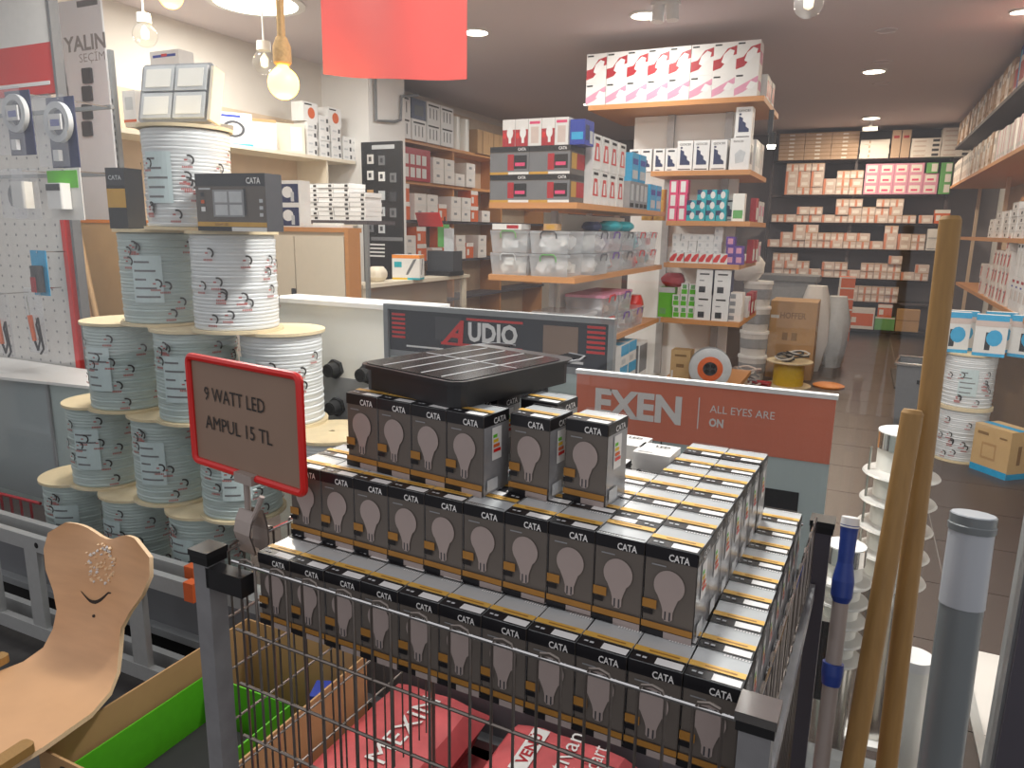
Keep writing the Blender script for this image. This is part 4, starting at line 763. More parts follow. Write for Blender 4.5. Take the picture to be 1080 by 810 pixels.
tag(MB().bevbox(-.05, .25, -.12, .12, 0, .42, .05, 'clear_plastic').build('plastic_jug', None, (1.22, 5.18, 0)), 'translucent plastic tub at far right edge beside blue-taped carton', 'tub')
# grey waste bin
q0 = PZ(940, 452, 0); bn = thing('waste_bin', (q0.x+.20, q0.y+.16, 0), math.radians(-6)); tag(bn, 'grey square waste bin with metal rim in the aisle', 'bin')
bw = .2; bh = .56; mb = MB(); A_ = [(-bw*.85, -bw*.85), (bw*.85, -bw*.85), (bw*.85, bw*.85), (-bw*.85, bw*.85)]; B_ = [(-bw, -bw), (bw, -bw), (bw, bw), (-bw, bw)]
mb.add([(x, y, 0) for x, y in A_]+[(x, y, bh) for x, y in B_], [(3, 2, 1, 0)]+[(k, (k+1) % 4, 4+(k+1) % 4, 4+k) for k in range(4)], 'grey_mid'); mb.build('body', bn)
MB().tube([(-bw-.01, -bw-.01, bh), (bw+.01, -bw-.01, bh), (bw+.01, bw+.01, bh), (-bw-.01, bw+.01, bh), (-bw-.01, -bw-.01, bh), (bw, -bw-.01, bh)], .014, 'steel', 6).build('rim', bn)
MB().box(-.04, .04, -bw-.006, -bw+.004, bh*.72, bh*.78, 'gap').build('handle_slot', bn)
tag(MB().box(-.12, .12, -.6, .6, 0, .02, 'grey_dark').build('black_strip', None, (.55, 9.2, 0)), 'dark flat board lying along right aisle floor', 'board')
# ------------------------------------------------------------------ clutter at the end of the middle shelving
def placebox(name, key, px, py, Y, z, label, rz=0, cat='box'):
    p = PY(px, py, Y); return put(name, key, (p.x, Y+CART[key]['dims'][1]/2, z), label, cat, None, rz)
YC = 8.6
a = PY(807, 390, YC); b = PY(856, 390, YC); cwid = b.x-a.x; ctop = PY(835, 318, YC).z
carton('big_carton', cwid, .5, ctop, 'kraft', {'f': [('HOFFER', .5, .82, .075, 'kraft_dark', .03, .55), (.02, .78, .2, .82, 'dim_white'), (.3, .5, .42, .6, 'kraft_dark'), (.5, .5, .62, .6, 'kraft_dark')], 'r': [(.3, .6, .5, .68, 'paper')], 't': [(0, .48, 1, .52, 'kraft_dark')]})
put('large_carton', 'big_carton', ((a.x+b.x)/2, YC+.25, 0), 'big brown carton with faint lettering at the end of middle shelving')
bt = thing('grey_tote', (PY(832, 300, 9.55).x, 9.80, .72)); tag(bt, 'grey lidded tote standing behind the big brown carton', 'tote'); bt.location.z = 0
MB().bevbox(-.42, .30, -.22, .22, 0, 1.02, .03, 'grey').build('tub', bt); MB().bevbox(-.46, .34, -.25, .25, 1.02, 1.09, .05, 'grey_mid').build('lid', bt); 
bag('white_sack', (PY(862, 300, 9.2).x, 9.3, 0), .34, .34, 1.0, 'dim_white', 'tall white plastic sack behind the big brown carton', seed=21)
bag('blue_print_sack', (PY(880, 350, 9.6).x, 9.7, 0), .32, .36, .86, 'grey_light', 'pale sack with bluish print at the right of big carton', seed=22)
def bucket(loc, label, r=.15, h=.27):
    t = thing('paint_bucket', loc); tag(t, label, 'bucket', 'white buckets'); MB().lathe([(.001, 0), (r*.88, 0), (r, h*.93), (r*.9, h*.93)], 'dim_white', 24).build('pail', t, smooth=True)
    MB().lathe([(.001, h), (r*1.04, h), (r*1.06, h*.9), (r*.98, h*.9)], 'white', 24).build('lid', t, smooth=True); MB().lathe([(r*.945, h*.3), (r*.985, h*.7)], 'grey', 24).build('label_band', t)
for k in range(4): bucket((PY(793, 360, 8.25).x, 8.4, k*.271), 'white lidded bucket left of big carton, %s tier' % TIER[k])
bag('rag_pile', (PY(790, 300, 8.25).x-.05, 8.35, 1.085), .36, .3, .28, 'dim_white', 'crumpled pale plastic bags on the bucket stack', seed=23)
ys = thing('yellow_spool', (PY(832, 390, 8.2).x, 8.2, 0)); tag(ys, 'spool of yellow cable on the floor before big carton', 'cable spool')
MB().lathe([(.001, 0), (.235, 0), (.235, .012), (.001, .012)], 'flange', 28).build('flange', ys); MB().lathe([(.001, .26), (.235, .26), (.235, .272), (.001, .272)], 'flange', 28).build('flange', ys); MB().lathe([(.15, .012), (.155, .03), (.155, .24), (.15, .26)], 'yellow', 28).build('cable_winding', ys, smooth=True)
mb = MB(); rnd = random.Random(4)
for k in range(7):
    c_ = (rnd.uniform(-.08, .08), rnd.uniform(-.08, .08)); r = rnd.uniform(.06, .13); mb.tube([(c_[0]+r*math.cos(t*.45), c_[1]+r*.9*math.sin(t*.45), .293+k*.012+.01*math.sin(t+k)) for t in range(15)], .009, 'dim_white' if k % 2 else 'grey_dark', 5)
g = tag(mb.build('cable_coil', None, ys.location, 0, True), 'tangle of grey cable lying on the yellow spool', 'cable')
ob = tag(MB().lathe([(.001, 0), (.15, 0), (.16, .02), (.12, .035), (.001, .035)], 'orange_tape', 22).build('orange_disc', None, (ys.location.x+.26, 8.3, .30), 0, True), 'orange plastic disc on the floor right of the yellow spool', 'disc'); ob.location.z = .272; ob.location.x = ys.location.x+.40; ob.location.y = 8.34; ob.location.z = 0
tr = thing('red_tray', (PY(790, 388, 7.9).x-.08, 7.75, 0)); tag(tr, 'red plastic tray of tangled grey cable on the floor', 'tray')
MB().bevbox(-.3, .3, -.2, .2, 0, .02, .05, 'red_dark').build('base', tr); MB().tube([(-.3, -.2, .05), (.3, -.2, .05), (.3, .2, .05), (-.3, .2, .05), (-.3, -.2, .05), (.2, -.2, .05)], .025, 'red_dark', 6).build('rim', tr)
mb = MB(); rnd = random.Random(9)
for k in range(12):
    c_ = (rnd.uniform(-.14, .14), rnd.uniform(-.05, .08)); r = rnd.uniform(.08, .14); mb.tube([(c_[0]+r*math.cos(t*.45+k), c_[1]+r*.5*math.sin(t*.45+k), .04+k*.017+.015*math.sin(t*1.3+k)) for t in range(13)], .012, ('dim_white', 'grey', 'peach')[k % 3], 5)
tag(mb.build('cable_coil', None, tr.location, 0, True), 'heap of coiled pale cables in the red tray', 'cable')
# ================================================================== LEFT SIDE
# tall white switch poster with a slotted steel upright
YY = 3.30
a = PY(57, 50, YY).x; b = PY(115, 100, YY).x
yb = thing('switch_poster', ((a+b)/2, YY, 0)); tag(yb, 'tall white poster board with grey square switches and grey lettering', 'poster board')
yw = b-a; zb_ = PY(110, 268, YY).z
MB().box(-yw/2, yw/2, 0, .012, 0, 2.95, 'poster_white').build('board', yb); MB().box(-yw/2-.02, -yw/2, -.004, .016, 0, 2.95, 'grey_mid').build('edge_strip', yb)
mb = MB(); p = PY(89, 45, YY); mb.text('YALIN', (p.x-yb.location.x, -.001, p.z), (1, 0, 0), (0, 0, 1), .085, 'grey', .03, yw*.82); mb.build('lettering_line', yb); mb = MB(); p = PY(97, 60, YY); mb.text('SEÇİM', (p.x-yb.location.x, -.001, p.z), (1, 0, 0), (0, 0, 1), .05, 'grey', -.01, yw*.5); p = PY(92, 5, YY); mb.build('lettering_line', yb); MB().box(p.x-yb.location.x-yw*.2, p.x-yb.location.x+yw*.2, -.002, -.001, p.z-.008, p.z+.028, 'grey_mid').build('brand_mark', yb)
for k, py in enumerate((80, 99, 118, 136)):
    p = PY(93, py, YY); MB().bevbox(-.045, .045, -.045, .045, -.012, 0, .008, 'grey_dark', Matrix.Translation((p.x-yb.location.x, 0, p.z)) @ Matrix.Rotation(math.pi/2, 4, 'X').inverted()).build('switch', yb)
mb = MB(); 
for k, py in enumerate((70, 78, 84, 92, 97)):
    p = PY(64+k, py, YY); mb.box(p.x-.05-yb.location.x, p.x+.04-yb.location.x, -.003, 0, p.z-.03, p.z+.03, 'grey_mid')
mb.build('side_print', yb)['kind'] = 'stuff'
up = thing('steel_upright', (PY(118, 110, 3.4).x, 3.4, 0)); tag(up, 'slotted grey steel upright beside the white switch poster', 'upright')
MB().box(-.025, .025, 0, .03, 0, PY(115, 52, 3.4).z, 'alu_paint').build('post', up); mb = MB()
for k in range(22): mb.box(.002, .012, -.002, 0, 1.3+k*.05, 1.325+k*.05, 'grey_dark')
mb.build('slot', up)['kind'] = 'stuff'
# left wall shelf with small lighting boxes
LX = -4.78; LZ = 2.245
LS = thing('wall_shelf', (-5.0, 5.0, 0)); tag(LS, 'cream wall shelf loaded with white lighting boxes on left wall', 'shelving')
MB().box(-.2, .22, -1.6, 1.33, LZ-.03, LZ, 'cream').build('shelf_board', LS); MB().box(-.2, -.17, -1.6, 1.33, .9, LZ+.35, 'shelf_pale').build('back_panel', LS)
MB().box(-.2, .22, -1.6, 1.33, 1.60, 1.63, 'cream').build('shelf_board', LS)
for y in (-1.6, -.35, .9): MB().box(-.17, .2, y, y+.02, 1.63, LZ-.03, 'cream').build('divider', LS)
lz = LZ+.0005
ringp = [(.5+.3*math.cos(t*.26), .5+.26*math.sin(t*.26)) for t in range(24)]; ringi = [(.5+.22*math.cos(t*.26), .5+.18*math.sin(t*.26)) for t in range(24)]
carton('ring_box', .30, .06, .26, 'paper', {'f': [(ringp, 'grey_dark'), (ringi, 'paper'), (.1, .86, .7, .93, 'blue'), (0, 0, 1, .06, 'cyan')]}); carton('oval_box', .30, .06, .25, 'grey_light', {'f': [([(.68+.2*math.cos(t*.26), .45+.36*math.sin(t*.26)) for t in range(24)], 'white'), (0, .9, 1, 1, 'kraft')]})
carton('pale_panel', .26, .05, .26, 'cream', {'f': [(.5, .1, .9, .9, 'white')]}); carton('red_dot_box', .2, .14, .17, 'white', {'f': [([(.55+.25*math.cos(t*.52), .45+.3*math.sin(t*.52)) for t in range(12)], 'orange'), (.1, .85, .6, .92, 'ink')]}); carton('stripe_box', .14, .16, .075, 'white', {'f': [(.7, .2, .9, .7, 'grey_dark'), (.1, .3, .5, .5, 'grey_light')]})
for k, (px, key, lab) in enumerate([(256, 'ring_box', 'white box with dark ring picture on left wall shelf'), (282, 'oval_box', 'grey box with white oval on left wall shelf'), (315, 'pale_panel', 'cream lamp panel on left wall shelf')]):
    p = PX(px, 150, LX); put('lighting_box', key, (LX-.10, p.y, lz), lab, rz=math.radians(58))
carton('kraft_lying', .34, .1, .06, 'kraft_dark'); put('kraft_box', 'kraft_lying', (LX-.12, PX(280, 120, LX).y, lz+.2605), 'brown flat box lying above grey oval box', rz=math.radians(60)); bpy.data.objects['kraft_box'].location = (LX-.25, PX(280, 120, LX).y+.05, lz)
put('lighting_box', 'ring_box', (LX-.24, PX(238, 140, LX).y-.2, lz), 'box of lamp rings partly hidden behind the top spool', rz=math.radians(75))
for c, (px, n) in enumerate([(332, 4), (345, 5), (357, 4), (369, 3), (378, 3)]):
    p = PX(px, 165, LX); grid('lighting_box', 'stripe_box', (LX-.10, p.y, lz), (0, 0, 0), [n], 'small white striped box', 'on left wall shelf, %s stack' % OR[c], 'small white striped boxes', rz=math.pi/2)
for c, (px, z_) in enumerate([(332, .302), (357, .302), (384, 0)]): p = PX(px, 165, LX); put('lighting_box', 'red_dot_box', (LX-.10, p.y+(.05 if c == 2 else 0)+(.16 if c == 2 else 0), lz+z_+.002), 'white box with orange dot on left wall shelf, %s from front' % OR[c], 'box', 'orange dot boxes', math.pi/2)
# white box stack by the slotted upright
carton('upright_white', .26, .12, .2, 'white', {'f': [(.1, .8, .9, .88, 'blue'), (.4, .82, .6, .9, 'red'), (.2, .1, .4, .3, 'ink')], 'l': [(.2, .3, .8, .5, 'grey')]}); carton('upright_slim', .18, .1, .24, 'pale_box', {'f': [(.1, .3, .9, .4, 'grey'), (.1, .6, .9, .65, 'grey')]}); carton('upright_tiny', .12, .1, .2, 'white', {'f': [(0, 0, 1, .1, 'orange'), (.2, .4, .8, .8, 'grey_light')]})
br = thing('bracket_shelf', (PY(165, 120, 3.5).x, 3.6, 0)); tag(br, 'small cream bracket shelf behind the floodlight', 'shelf')
sz_ = PY(150, 128, 3.5).z; MB().box(-.30, .3, -.1, .25, sz_-.03, sz_, 'cream').build('board', br); MB().box(-.28, -.25, .0, .25, .0, sz_-.03, 'cream').build('post', br)
p = PY(137, 120, 3.52); put('lighting_box', 'upright_tiny', (p.x, 3.57, sz_+.0005), 'tiny white box with orange foot left of the floodlight'); p = PY(150, 100, 3.55); put('lighting_box', 'upright_slim', (p.x+.06, 3.66, sz_+.0005), 'slim pale box behind floodlight'); p = PY(162, 65, 3.55); put('lighting_box', 'upright_white', (p.x+.04, 3.66, sz_+.241), 'white box with blue and red stripe above the floodlight')
# cream wall under / beige board with wooden sticks
tag(MB().box(-.5, .6, 0, .02, .0, PY(100, 235, 3.1).z, 'kraft_pale').box(-.5, .6, -.005, .025, PY(100, 235, 3.1).z, PY(100, 235, 3.1).z+.02, 'orange_tape').build('beige_panel', None, (PY(115, 300, 3.1).x, 3.1, 0)), 'beige panel with orange top strip behind the wooden sticks', 'panel')
for k, (x0, y0, x1, y1) in enumerate([(72, 228, 98, 350), (79, 226, 104, 345), (66, 242, 86, 345)]):
    a = PY(x0, y0, 2.98); b = PY(x1, y1, 2.94); d = (b-a); e_ = a+d*((a.z-.0)/(a.z-b.z)); s0 = Vector((e_.x, e_.y, .012))
    o = tag(MB().cyl((0, 0, 0), a-s0, .016, 'stick', n=10).build('wooden_stick', None, s0, 0, True), 'pale round wooden stick leaning beside red post, %s from left' % ('second', 'rightmost', 'leftmost')[k], 'stick', 'pale wooden sticks')
# pegboard stand
PGY = 2.66
px1 = PY(68, 235, PGY).x; pg = thing('pegboard_stand', (px1-.5, PGY, 0)); tag(pg, 'white pegboard stand with red header and red right post', 'display stand')
zt_ = PY(40, 100, PGY).z; MB().box(-.55, .48, 0, .015, .55, zt_, 'dim_white').build('pegboard', pg); MB().box(.48, .515, -.012, .03, 0, PY(70, 228, PGY).z, 'red').build('red_post', pg)
hx_ = PY(60, 75, PGY).x-pg.location.x; MB().box(-.55, hx_, -.01, .02, zt_, PY(30, 48, PGY).z, 'red').build('header', pg); MB().box(-.55, hx_-.05, -.012, -.009, PY(30, 92, PGY).z, PY(30, 88, PGY).z, 'white').build('header_stripe', pg); MB().box(-.55, hx_-.02, -.01, .02, PY(30, 48, PGY).z, PY(30, -20, PGY).z, 'paper').build('header_top', pg); MB().box(hx_, hx_+.02, -.02, .03, 0, PY(30, -20, PGY).z, 'grey_mid').build('header_post', pg)
for zz_ in (PY(70, 205, 2.36).z+.113, PY(67, 140, 2.38).z+.153): MB().box(-.55, 1.0, -.03, -.015, zz_-.01, zz_+.01, 'alu_paint').build('cross_arm', pg)
mb = MB(); 
for i in range(11):
    for j in range(26): cx_, cz_ = -.48+i*.09, .62+j*.06; mb.quad([(cx_+.008*math.cos(t*1.05), -.0012, cz_+.008*math.sin(t*1.05)) for t in range(6)], 'grey')
mb.build('peg_hole', pg)['kind'] = 'stuff'
def hangpack(px, py, Y, w_, h_, parts, label, back='film'):
    """card or blister pack hung flat on the stand; parts built by callback in local x,z (y towards viewer is negative)"""
    p = PY(px, py, Y); t = thing('hanging_pack', (p.x, Y, p.z)); tag(t, label, 'blister pack', 'packs hung on the pegboard')
    MB().box(-w_/2, w_/2, -.004, 0, -h_/2, h_/2, back).build('card', t); parts(t)
    MB().box(-.004, .004, -.01, PGY-Y, h_/2-.012, h_/2-.006, 'steel').build('hook', t)
def p_ring(t):
    T_ = Matrix.Translation((0, -.02, .045)) @ Matrix.Rotation(math.pi/2, 4, 'X'); MB().lathe([(.062, -.012), (.092, -.012), (.092, .012), (.062, .012), (.062, -.012)], 'grey_light', 28, T_).build('strip_coil', t, smooth=True)
    MB().box(-.045, .045, -.04, -.032, .01, .08, 'paper').box(-.03, .035, -.0405, -.04, .025, .055, 'blue').build('label', t); MB().box(-.05, -.01, -.03, -.01, -.13, -.08, 'white').build('adapter', t); MB().box(-.11, .11, -.06, -.0585, -.16, .16, 'film').build('wrapper', t)
hangpack(22, 130, 2.45, .20, .31, p_ring, 'black LED strip pack with white coil, left on the pegboard', 'navy'); hangpack(67, 140, 2.38, .20, .32, p_ring, 'black LED strip pack with white coil, right on the pegboard', 'navy')
def p_sensor(t): MB().bevbox(-.03, .07, -.06, -.004, -.07, .06, .01, 'pearl').build('sensor', t); MB().tube([(-.07+.05*math.cos(k*.5), -.012, -.01+.06*math.sin(k*.5)) for k in range(9)], .008, 'grey_dark', 6).build('cable', t, smooth=True); MB().box(-.10, .10, -.07, -.0685, -.12, .12, 'film').build('wrapper', t)
hangpack(28, 205, 2.42, .21, .25, p_sensor, 'clear pack with cream motion sensor, left lower on pegboard'); 
def p_green(t): MB().box(-.12, .10, -.006, -.004, .03, .11, 'green').build('green_strip', t); MB().bevbox(-.06, .05, -.06, -.006, -.07, .05, .01, 'white').build('sensor', t); MB().box(-.055, .045, -.062, -.06, .015, .045, 'grey_dark').build('lens', t)
hangpack(70, 205, 2.36, .24, .24, p_green, 'white and green pack with white sensor, right lower on pegboard', 'paper')
def p_torch(t): MB().box(-.06, .06, -.006, -.004, .03, .11, 'cyan').build('blue_strip', t); MB().bevbox(-.025, .04, -.045, -.005, -.10, .04, .012, 'grey_dark').build('torch', t); MB().box(-.02, .02, -.048, -.045, -.10, -.02, 'red_dark').build('grip', t)
hangpack(43, 288, 2.5, .13, .24, p_torch, 'blue-topped card with dark red torch hung on the pegboard', 'cyan')
def p_iron(t):
    MB().cyl((-.03, -.02, .13), (-.018, -.02, .03), .004, 'steel', n=8).build('tip', t); MB().cyl((-.018, -.02, .03), (0, -.02, -.11), .013, 'orange', .011, n=10).build('handle', t, smooth=True); MB().tube([(0, -.02, -.11), (.02, -.02, -.16), (.05, -.02, -.10), (.03, -.02, -.02), (.05, -.02, .02), (.06, -.02, -.08), (.07, -.02, -.15), (.04, -.02, -.18)], .006, 'black', 6).build('cord', t, smooth=True)
hangpack(38, 338, 2.5, .15, .36, p_iron, 'clear pack with orange soldering iron, right one on pegboard'); hangpack(4, 342, 2.5, .15, .36, p_iron, 'clear pack with orange soldering iron, left one at photo edge')
# white draped counter under the pegboard
a = PY(2, 393, 2.32); cz_ = PY(90, 400, 2.46).z
cb = thing('glass_counter', (PY(50, 450, 2.42).x-.35, 2.44, 0)); tag(cb, 'low grey-white display case with slanted white top at left', 'display case')
hw = .80; x1_ = PY(100, 400, 2.44).x-cb.location.x
MB().box(-.7, x1_, 0, .19, 0, cz_-.03, 'exen_grey').build('body', cb); MB().add([(-.72, -.10, cz_-.05), (x1_+.01, -.02, cz_-.02), (x1_+.01, .20, cz_), (-.72, .20, cz_), (-.72, -.10, cz_-.065), (x1_+.01, -.02, cz_-.035), (x1_+.01, .20, cz_-.02), (-.72, .20, cz_-.02)], [(0, 1, 2, 3), (7, 6, 5, 4), (0, 4, 5, 1), (1, 5, 6, 2), (2, 6, 7, 3), (3, 7, 4, 0)], 'white').build('top', cb)
MB().box(x1_-.40, x1_-.38, -.012, 0, 0, cz_-.04, 'grey').build('corner_profile', cb); MB().box(-.65, x1_-.4, -.008, -.002, .05, cz_-.05, 'film').build('glass_front', cb)
rk = thing('red_rack', (PY(10, 535, 2.08).x, 2.08, 0)); tag(rk, 'low red wire rack on the floor behind the sill at left', 'rack')
zr_ = max(.05, PY(50, 535, 2.08).z); mb = MB(); mb.tube([(-.35, 0, zr_), (.26, 0, zr_+.01)], .008, 'red_dark', 6).tube([(-.35, 0, .02), (.26, 0, .02)], .008, 'red_dark', 6); mb.build('rail', rk)['kind'] = 'stuff'
for k in range(7): MB().tube([(-.3+k*.08, 0, 0), (-.3+k*.08, 0, zr_)], .006, 'red_dark', 5).build('bar', rk)
# ------------------------------------------------------------------ cabinet, counter and displays in the middle left
CY = 4.0; xr = PY(367, 250, CY).x; cb2 = thing('storage_cabinet', (xr-.45, CY+.2, 0)); tag(cb2, 'cream cupboard with orange wooden edging in the middle left', 'cabinet')
ct = PY(340, 240, CY).z
MB().box(-.45, .42, -.175, -.07, 0, ct-.03, 'cream').build('body', cb2); MB().box(-.47, .45, -.2, -.05, ct-.03, ct, 'shelf_wood').build('top', cb2); MB().box(.42, .45, -.2, -.07, 0, ct-.03, 'shelf_wood').build('edge_strip', cb2)
for k in range(2):
    d_ = MB().box(-.44+k*.43, -.02+k*.43, -.195, -.18, .1, ct-.06, 'cream').build('door', cb2); MB().box(-.05+k*.02, -.035+k*.02, -.205, -.195, ct-.5, ct-.42, 'grey_dark').build('lock', d_)
p = PY(308, 210, CY+.05); carton('sensor_tower', .19, .11, .155, 'paper', {'f': [(.08, .05, .95, .85, 'navy'), ([(.45+.25*math.cos(t*.52), .5+.25*math.sin(t*.52)) for t in range(12)], 'white'), (.6, .1, .75, .5, 'grey_light')], 'l': [(.2, .2, .8, .8, 'pink')]})
grid('sensor_box', 'sensor_tower', (p.x+.0, CY+.07, ct+.0005), (0, 0, 0), [2], 'white and navy sensor box', 'on the cream cupboard', 'sensor boxes on cupboard')
tag(MB().box(-.16, .16, -.06, .06, 0, .015, 'white').box(-.1, .1, -.04, .04, .015, .03, 'pearl').build('white_tray', None, (xr-.22, CY+.075, ct+.0005)), 'white plastic tray on top of the cream cupboard', 'tray')
# stack of flat white boxes on a dark shelf behind
SY = 4.9; a = PY(326, 232, SY); ds = thing('dark_shelf', (PY(355, 232, SY).x, SY+.2, 0)); tag(ds, 'dark shelf stand under the stack of flat white boxes', 'shelf')
MB().box(-.36, .30, -.2, .2, a.z-.03, a.z, 'shelf_dark').build('board', ds); MB().box(.27, .30, -.2, -.17, 0, a.z-.03, 'alu_paint').build('post', ds); MB().box(-.36, -.33, -.2, -.17, 0, a.z-.03, 'alu_paint').build('post', ds); MB().box(-.36, .30, -.18, .2, .30, .33, 'shelf_dark').build('lower_board', ds)
carton('flat_led', .155, .22, .036, 'white', {'f': [(.72, .2, .92, .7, 'ink'), (0, .92, 1, 1, 'grey')]})
for c, n in enumerate([8, 9, 8, 6]): grid('panel_box', 'flat_led', (ds.location.x-.27+c*.158, SY+.12, a.z+.0005), (0, 0, 0), [n] if n <= 8 else [8], 'flat white panel box', 'in %s stack before the black switch board' % OR[c], 'flat white panel boxes')
# black switch board
KY = 6.31; a = PY(386, 150, KY); b = PY(428, 258, KY); kb = thing('switch_board', ((a.x+b.x)/2-.05, KY, 0)); tag(kb, 'tall black sample board with rows of square light switches', 'display board')
kw = PY(428, 200, KY).x-PY(386, 200, KY).x; MB().box(-kw/2, kw/2, 0, .03, 0, a.z, 'plastic_black').build('board', kb)
mb = MB(); p = PY(404, 155, KY); mb.box(p.x-kb.location.x-kw*.28, p.x-kb.location.x+kw*.28, -.002, 0, p.z-.02, p.z+.02, 'grey_light'); mb.build('header_mark', kb); p = PY(408, 252, KY)
mb = MB(); mb.box(p.x-kb.location.x-kw*.4, p.x-kb.location.x+kw*.4, -.002, 0, p.z-.018, p.z+.018, 'grey_mid'); mb.build('footer_mark', kb)
for r, py in enumerate((168, 185, 205, 222, 240)):
    for c in range(3):
        if r == 0 and c == 2 or r == 4 and c == 2: continue
        p = PY(391+c*12, py+c*1.2, KY); m_ = ['dim_white', 'grey_mid', 'grey'] if r == 0 else ['white', 'white', 'grey_mid'] if r == 1 else ['kraft', 'grey_light', 'grey_dark'] if r == 2 else ['grey_mid', 'grey_light', 'grey_mid']
        o = MB().box(-.036, .036, -.012, 0, -.045, .045, m_[c]).build('switch', kb, (p.x-kb.location.x, 0, p.z)); MB().box(-.016, .016, -.014, -.012, -.022, .022, 'grey_dark' if r != 2 else m_[c]).build('rocker', o)
for k in range(4): p = PY(399, 258+k*4, KY); MB().box(-.1, .08, -.004, 0, p.z-.008, p.z+.008, 'white').build('white_stripe', kb, (p.x-kb.location.x, 0, 0))
# counter
co = thing('sales_counter', (-4.15, 6.15, 0)); tag(co, 'cream topped sales counter with glass front in the middle left', 'counter')
MB().box(-.06, .17, -.82, 1.15, 1.055, 1.09, 'cream').build('top', co); MB().box(.10, .15, 1.05, 1.11, 0, 1.055, 'cream').build('leg', co); MB().box(.10, .15, -.80, -.74, 0, 1.055, 'cream').build('leg', co); MB().box(-.06, -.04, -.8, 1.0, 0, 1.055, 'kraft_pale').build('back_panel', co); MB().box(  .115, .12, -.74, 1.05, .05, 1.05, 'film').build('glass_front', co)
MB().box(-.04, .10, -.74, 1.05, .62, .64, 'grey_light').build('inner_shelf', co)
carton('anvil_box', .28, .16, .24, 'paper', {'f': [(0, .86, 1, 1, 'orange_tape'), (0, 0, .55, .08, 'yellow'), (.55, 0, 1, .08, 'teal'), ([(.5, .2), (.58, .2), (.85, .75), (.9, .85), (.78, .82), (.55, .35)], 'grey_mid'), (.08, .5, .35, .72, 'teal')], 'r': [(0, .86, 1, 1, 'orange_tape'), (0, 0, 1, .08, 'teal'), ([(.3, .2), (.45, .2), (.7, .75), (.75, .85), (.55, .82)], 'grey_mid')]})
p = PX(435, 285, -4.1); put('lamp_box', 'anvil_box', (-4.07, p.y-.12, 1.0905), 'white box with orange top and lamp picture on the sales counter', rz=math.radians(16))
bag('yellow_pack', (-4.11, PX(398, 285, -4.11).y, 1.0905), .16, .2, .14, 'cream', 'crumpled pale pack on counter left of lamp box', seed=31)
st = thing('pen_rack', (-4.11, PX(470, 280, -4.1).y, 1.0905)); tag(st, 'wire stand with red sign and hanging packs on the counter', 'display stand')
MB().box(-.15, .15, -.15, .15, 0, .05, 'black').build('base', st); MB().tube([(0, 0, .05), (0, 0, .62)], .008, 'black', 6).build('post', st)
MB().box(-.2, .2, -.006, .006, .55, .70, 'red', Matrix.Rotation(math.radians(-20), 4, 'Z') @ Matrix.Rotation(math.radians(20), 4, 'X')).build('red_sign', st); MB().box(-.07, .07, -.03, -.02, .30, .54, 'green_lid').build('green_card', st); MB().box(.02, .14, -.05, -.04, .26, .5, 'grey_light').build('grey_card', st); MB().box(-.16, .16, -.1, .1, .05, .26, 'grey_dark').build('pack_block', st)
# ------------------------------------------------------------------ far left brown shelving
FS = thing('wall_shelving', (-5.0, 8.8, 0)); tag(FS, 'brown wooden shelving on left wall beyond the white pillar', 'shelving')
FZ = [2.57, 2.12, 1.68, 1.2, .7]
for z in FZ: MB().box(-.18, .2, -1.78, 2.6, z-.035, z, 'shelf_wood' if z > 2 else 'shelf_dark').build('shelf_board', FS)
MB().box(-.19, -.17, -1.78, 2.6, .2, 3.1, 'shelf_pale').build('back_panel', FS)
for y in (-1.78, -.4, 1.0, 2.56): MB().box(-.17, .17, y, y+.03, 0, 2.535, 'shelf_wood').build('upright', FS)
carton('stick_box', .3, .3, .23, 'white', {'f': [(.1, .8, .9, .88, 'ink'), (.2, .2, .26, .7, 'grey_dark'), (.45, .2, .51, .7, 'grey_dark'), (.7, .2, .76, .7, 'grey_dark')], 'l': [(.1, .5, .9, .55, 'ink'), (.1, .3, .9, .35, 'ink'), (.1, .7, .9, .75, 'orange')]})
FX = LX-.12
for c, n in enumerate([2, 1, 2, 2]): grid('switch_box', 'stick_box', (FX-.02, 7.2+c*.32, 2.5705), (0, 0, 0), [n], 'white box with dark bars', 'on brown shelving top, %s stack' % OR[c], 'white boxes with dark bars', rz=math.pi/2)
carton('dark_top', .3, .3, .22, 'navy', {'f': [(.2, .2, .8, .7, 'grey_dark')]}); put('dark_box', 'dark_top', (FX-.02, 7.52, 2.801), 'dark blue box among white boxes on brown shelving top', rz=math.pi/2)
for k in range(2): 
    for r in range(2): tag(MB().lathe([(.001, 0), (.11, 0), (.11, .2), (.001, .2)], 'pearl', 18).build('white_tin', None, (FX-.02, 8.52+k*.24, 2.5705+r*.2005), 0, True), 'white round tin on brown shelving top, %s, %s' % (('nearer', 'farther')[k], ('lower', 'upper')[r]), 'tin', 'white tins')
carton('kraft_far', .32, .3, .3, 'kraft', {'f': [(.4, .0, .5, 1, 'kraft_dark')]}); grid('kraft_carton', 'kraft_far', (FX-.02, 9.1, 2.5705), (0, .34, 0), [1, 1, 1, 1], 'kraft carton', 'at far end of brown shelving top', 'kraft cartons on brown shelving', rz=math.pi/2)
carton('red_window', .62, .12, .36, 'red_dark', {'f': [(.1+.2*i, .1+.4*j, .25+.2*i, .4+.4*j, 'dim_white') for i in range(4) for j in range(2)]}); put('red_case', 'red_window', (LX-.05, 7.45, 2.1205), 'red case with eight white windows on brown shelving', rz=math.pi/2)
carton('grey_dot', .24, .26, .15, 'pale_box', {'f': [(.3, .5, .6, .7, 'grey'), (.1, .1, .9, .2, 'dim_white')]})
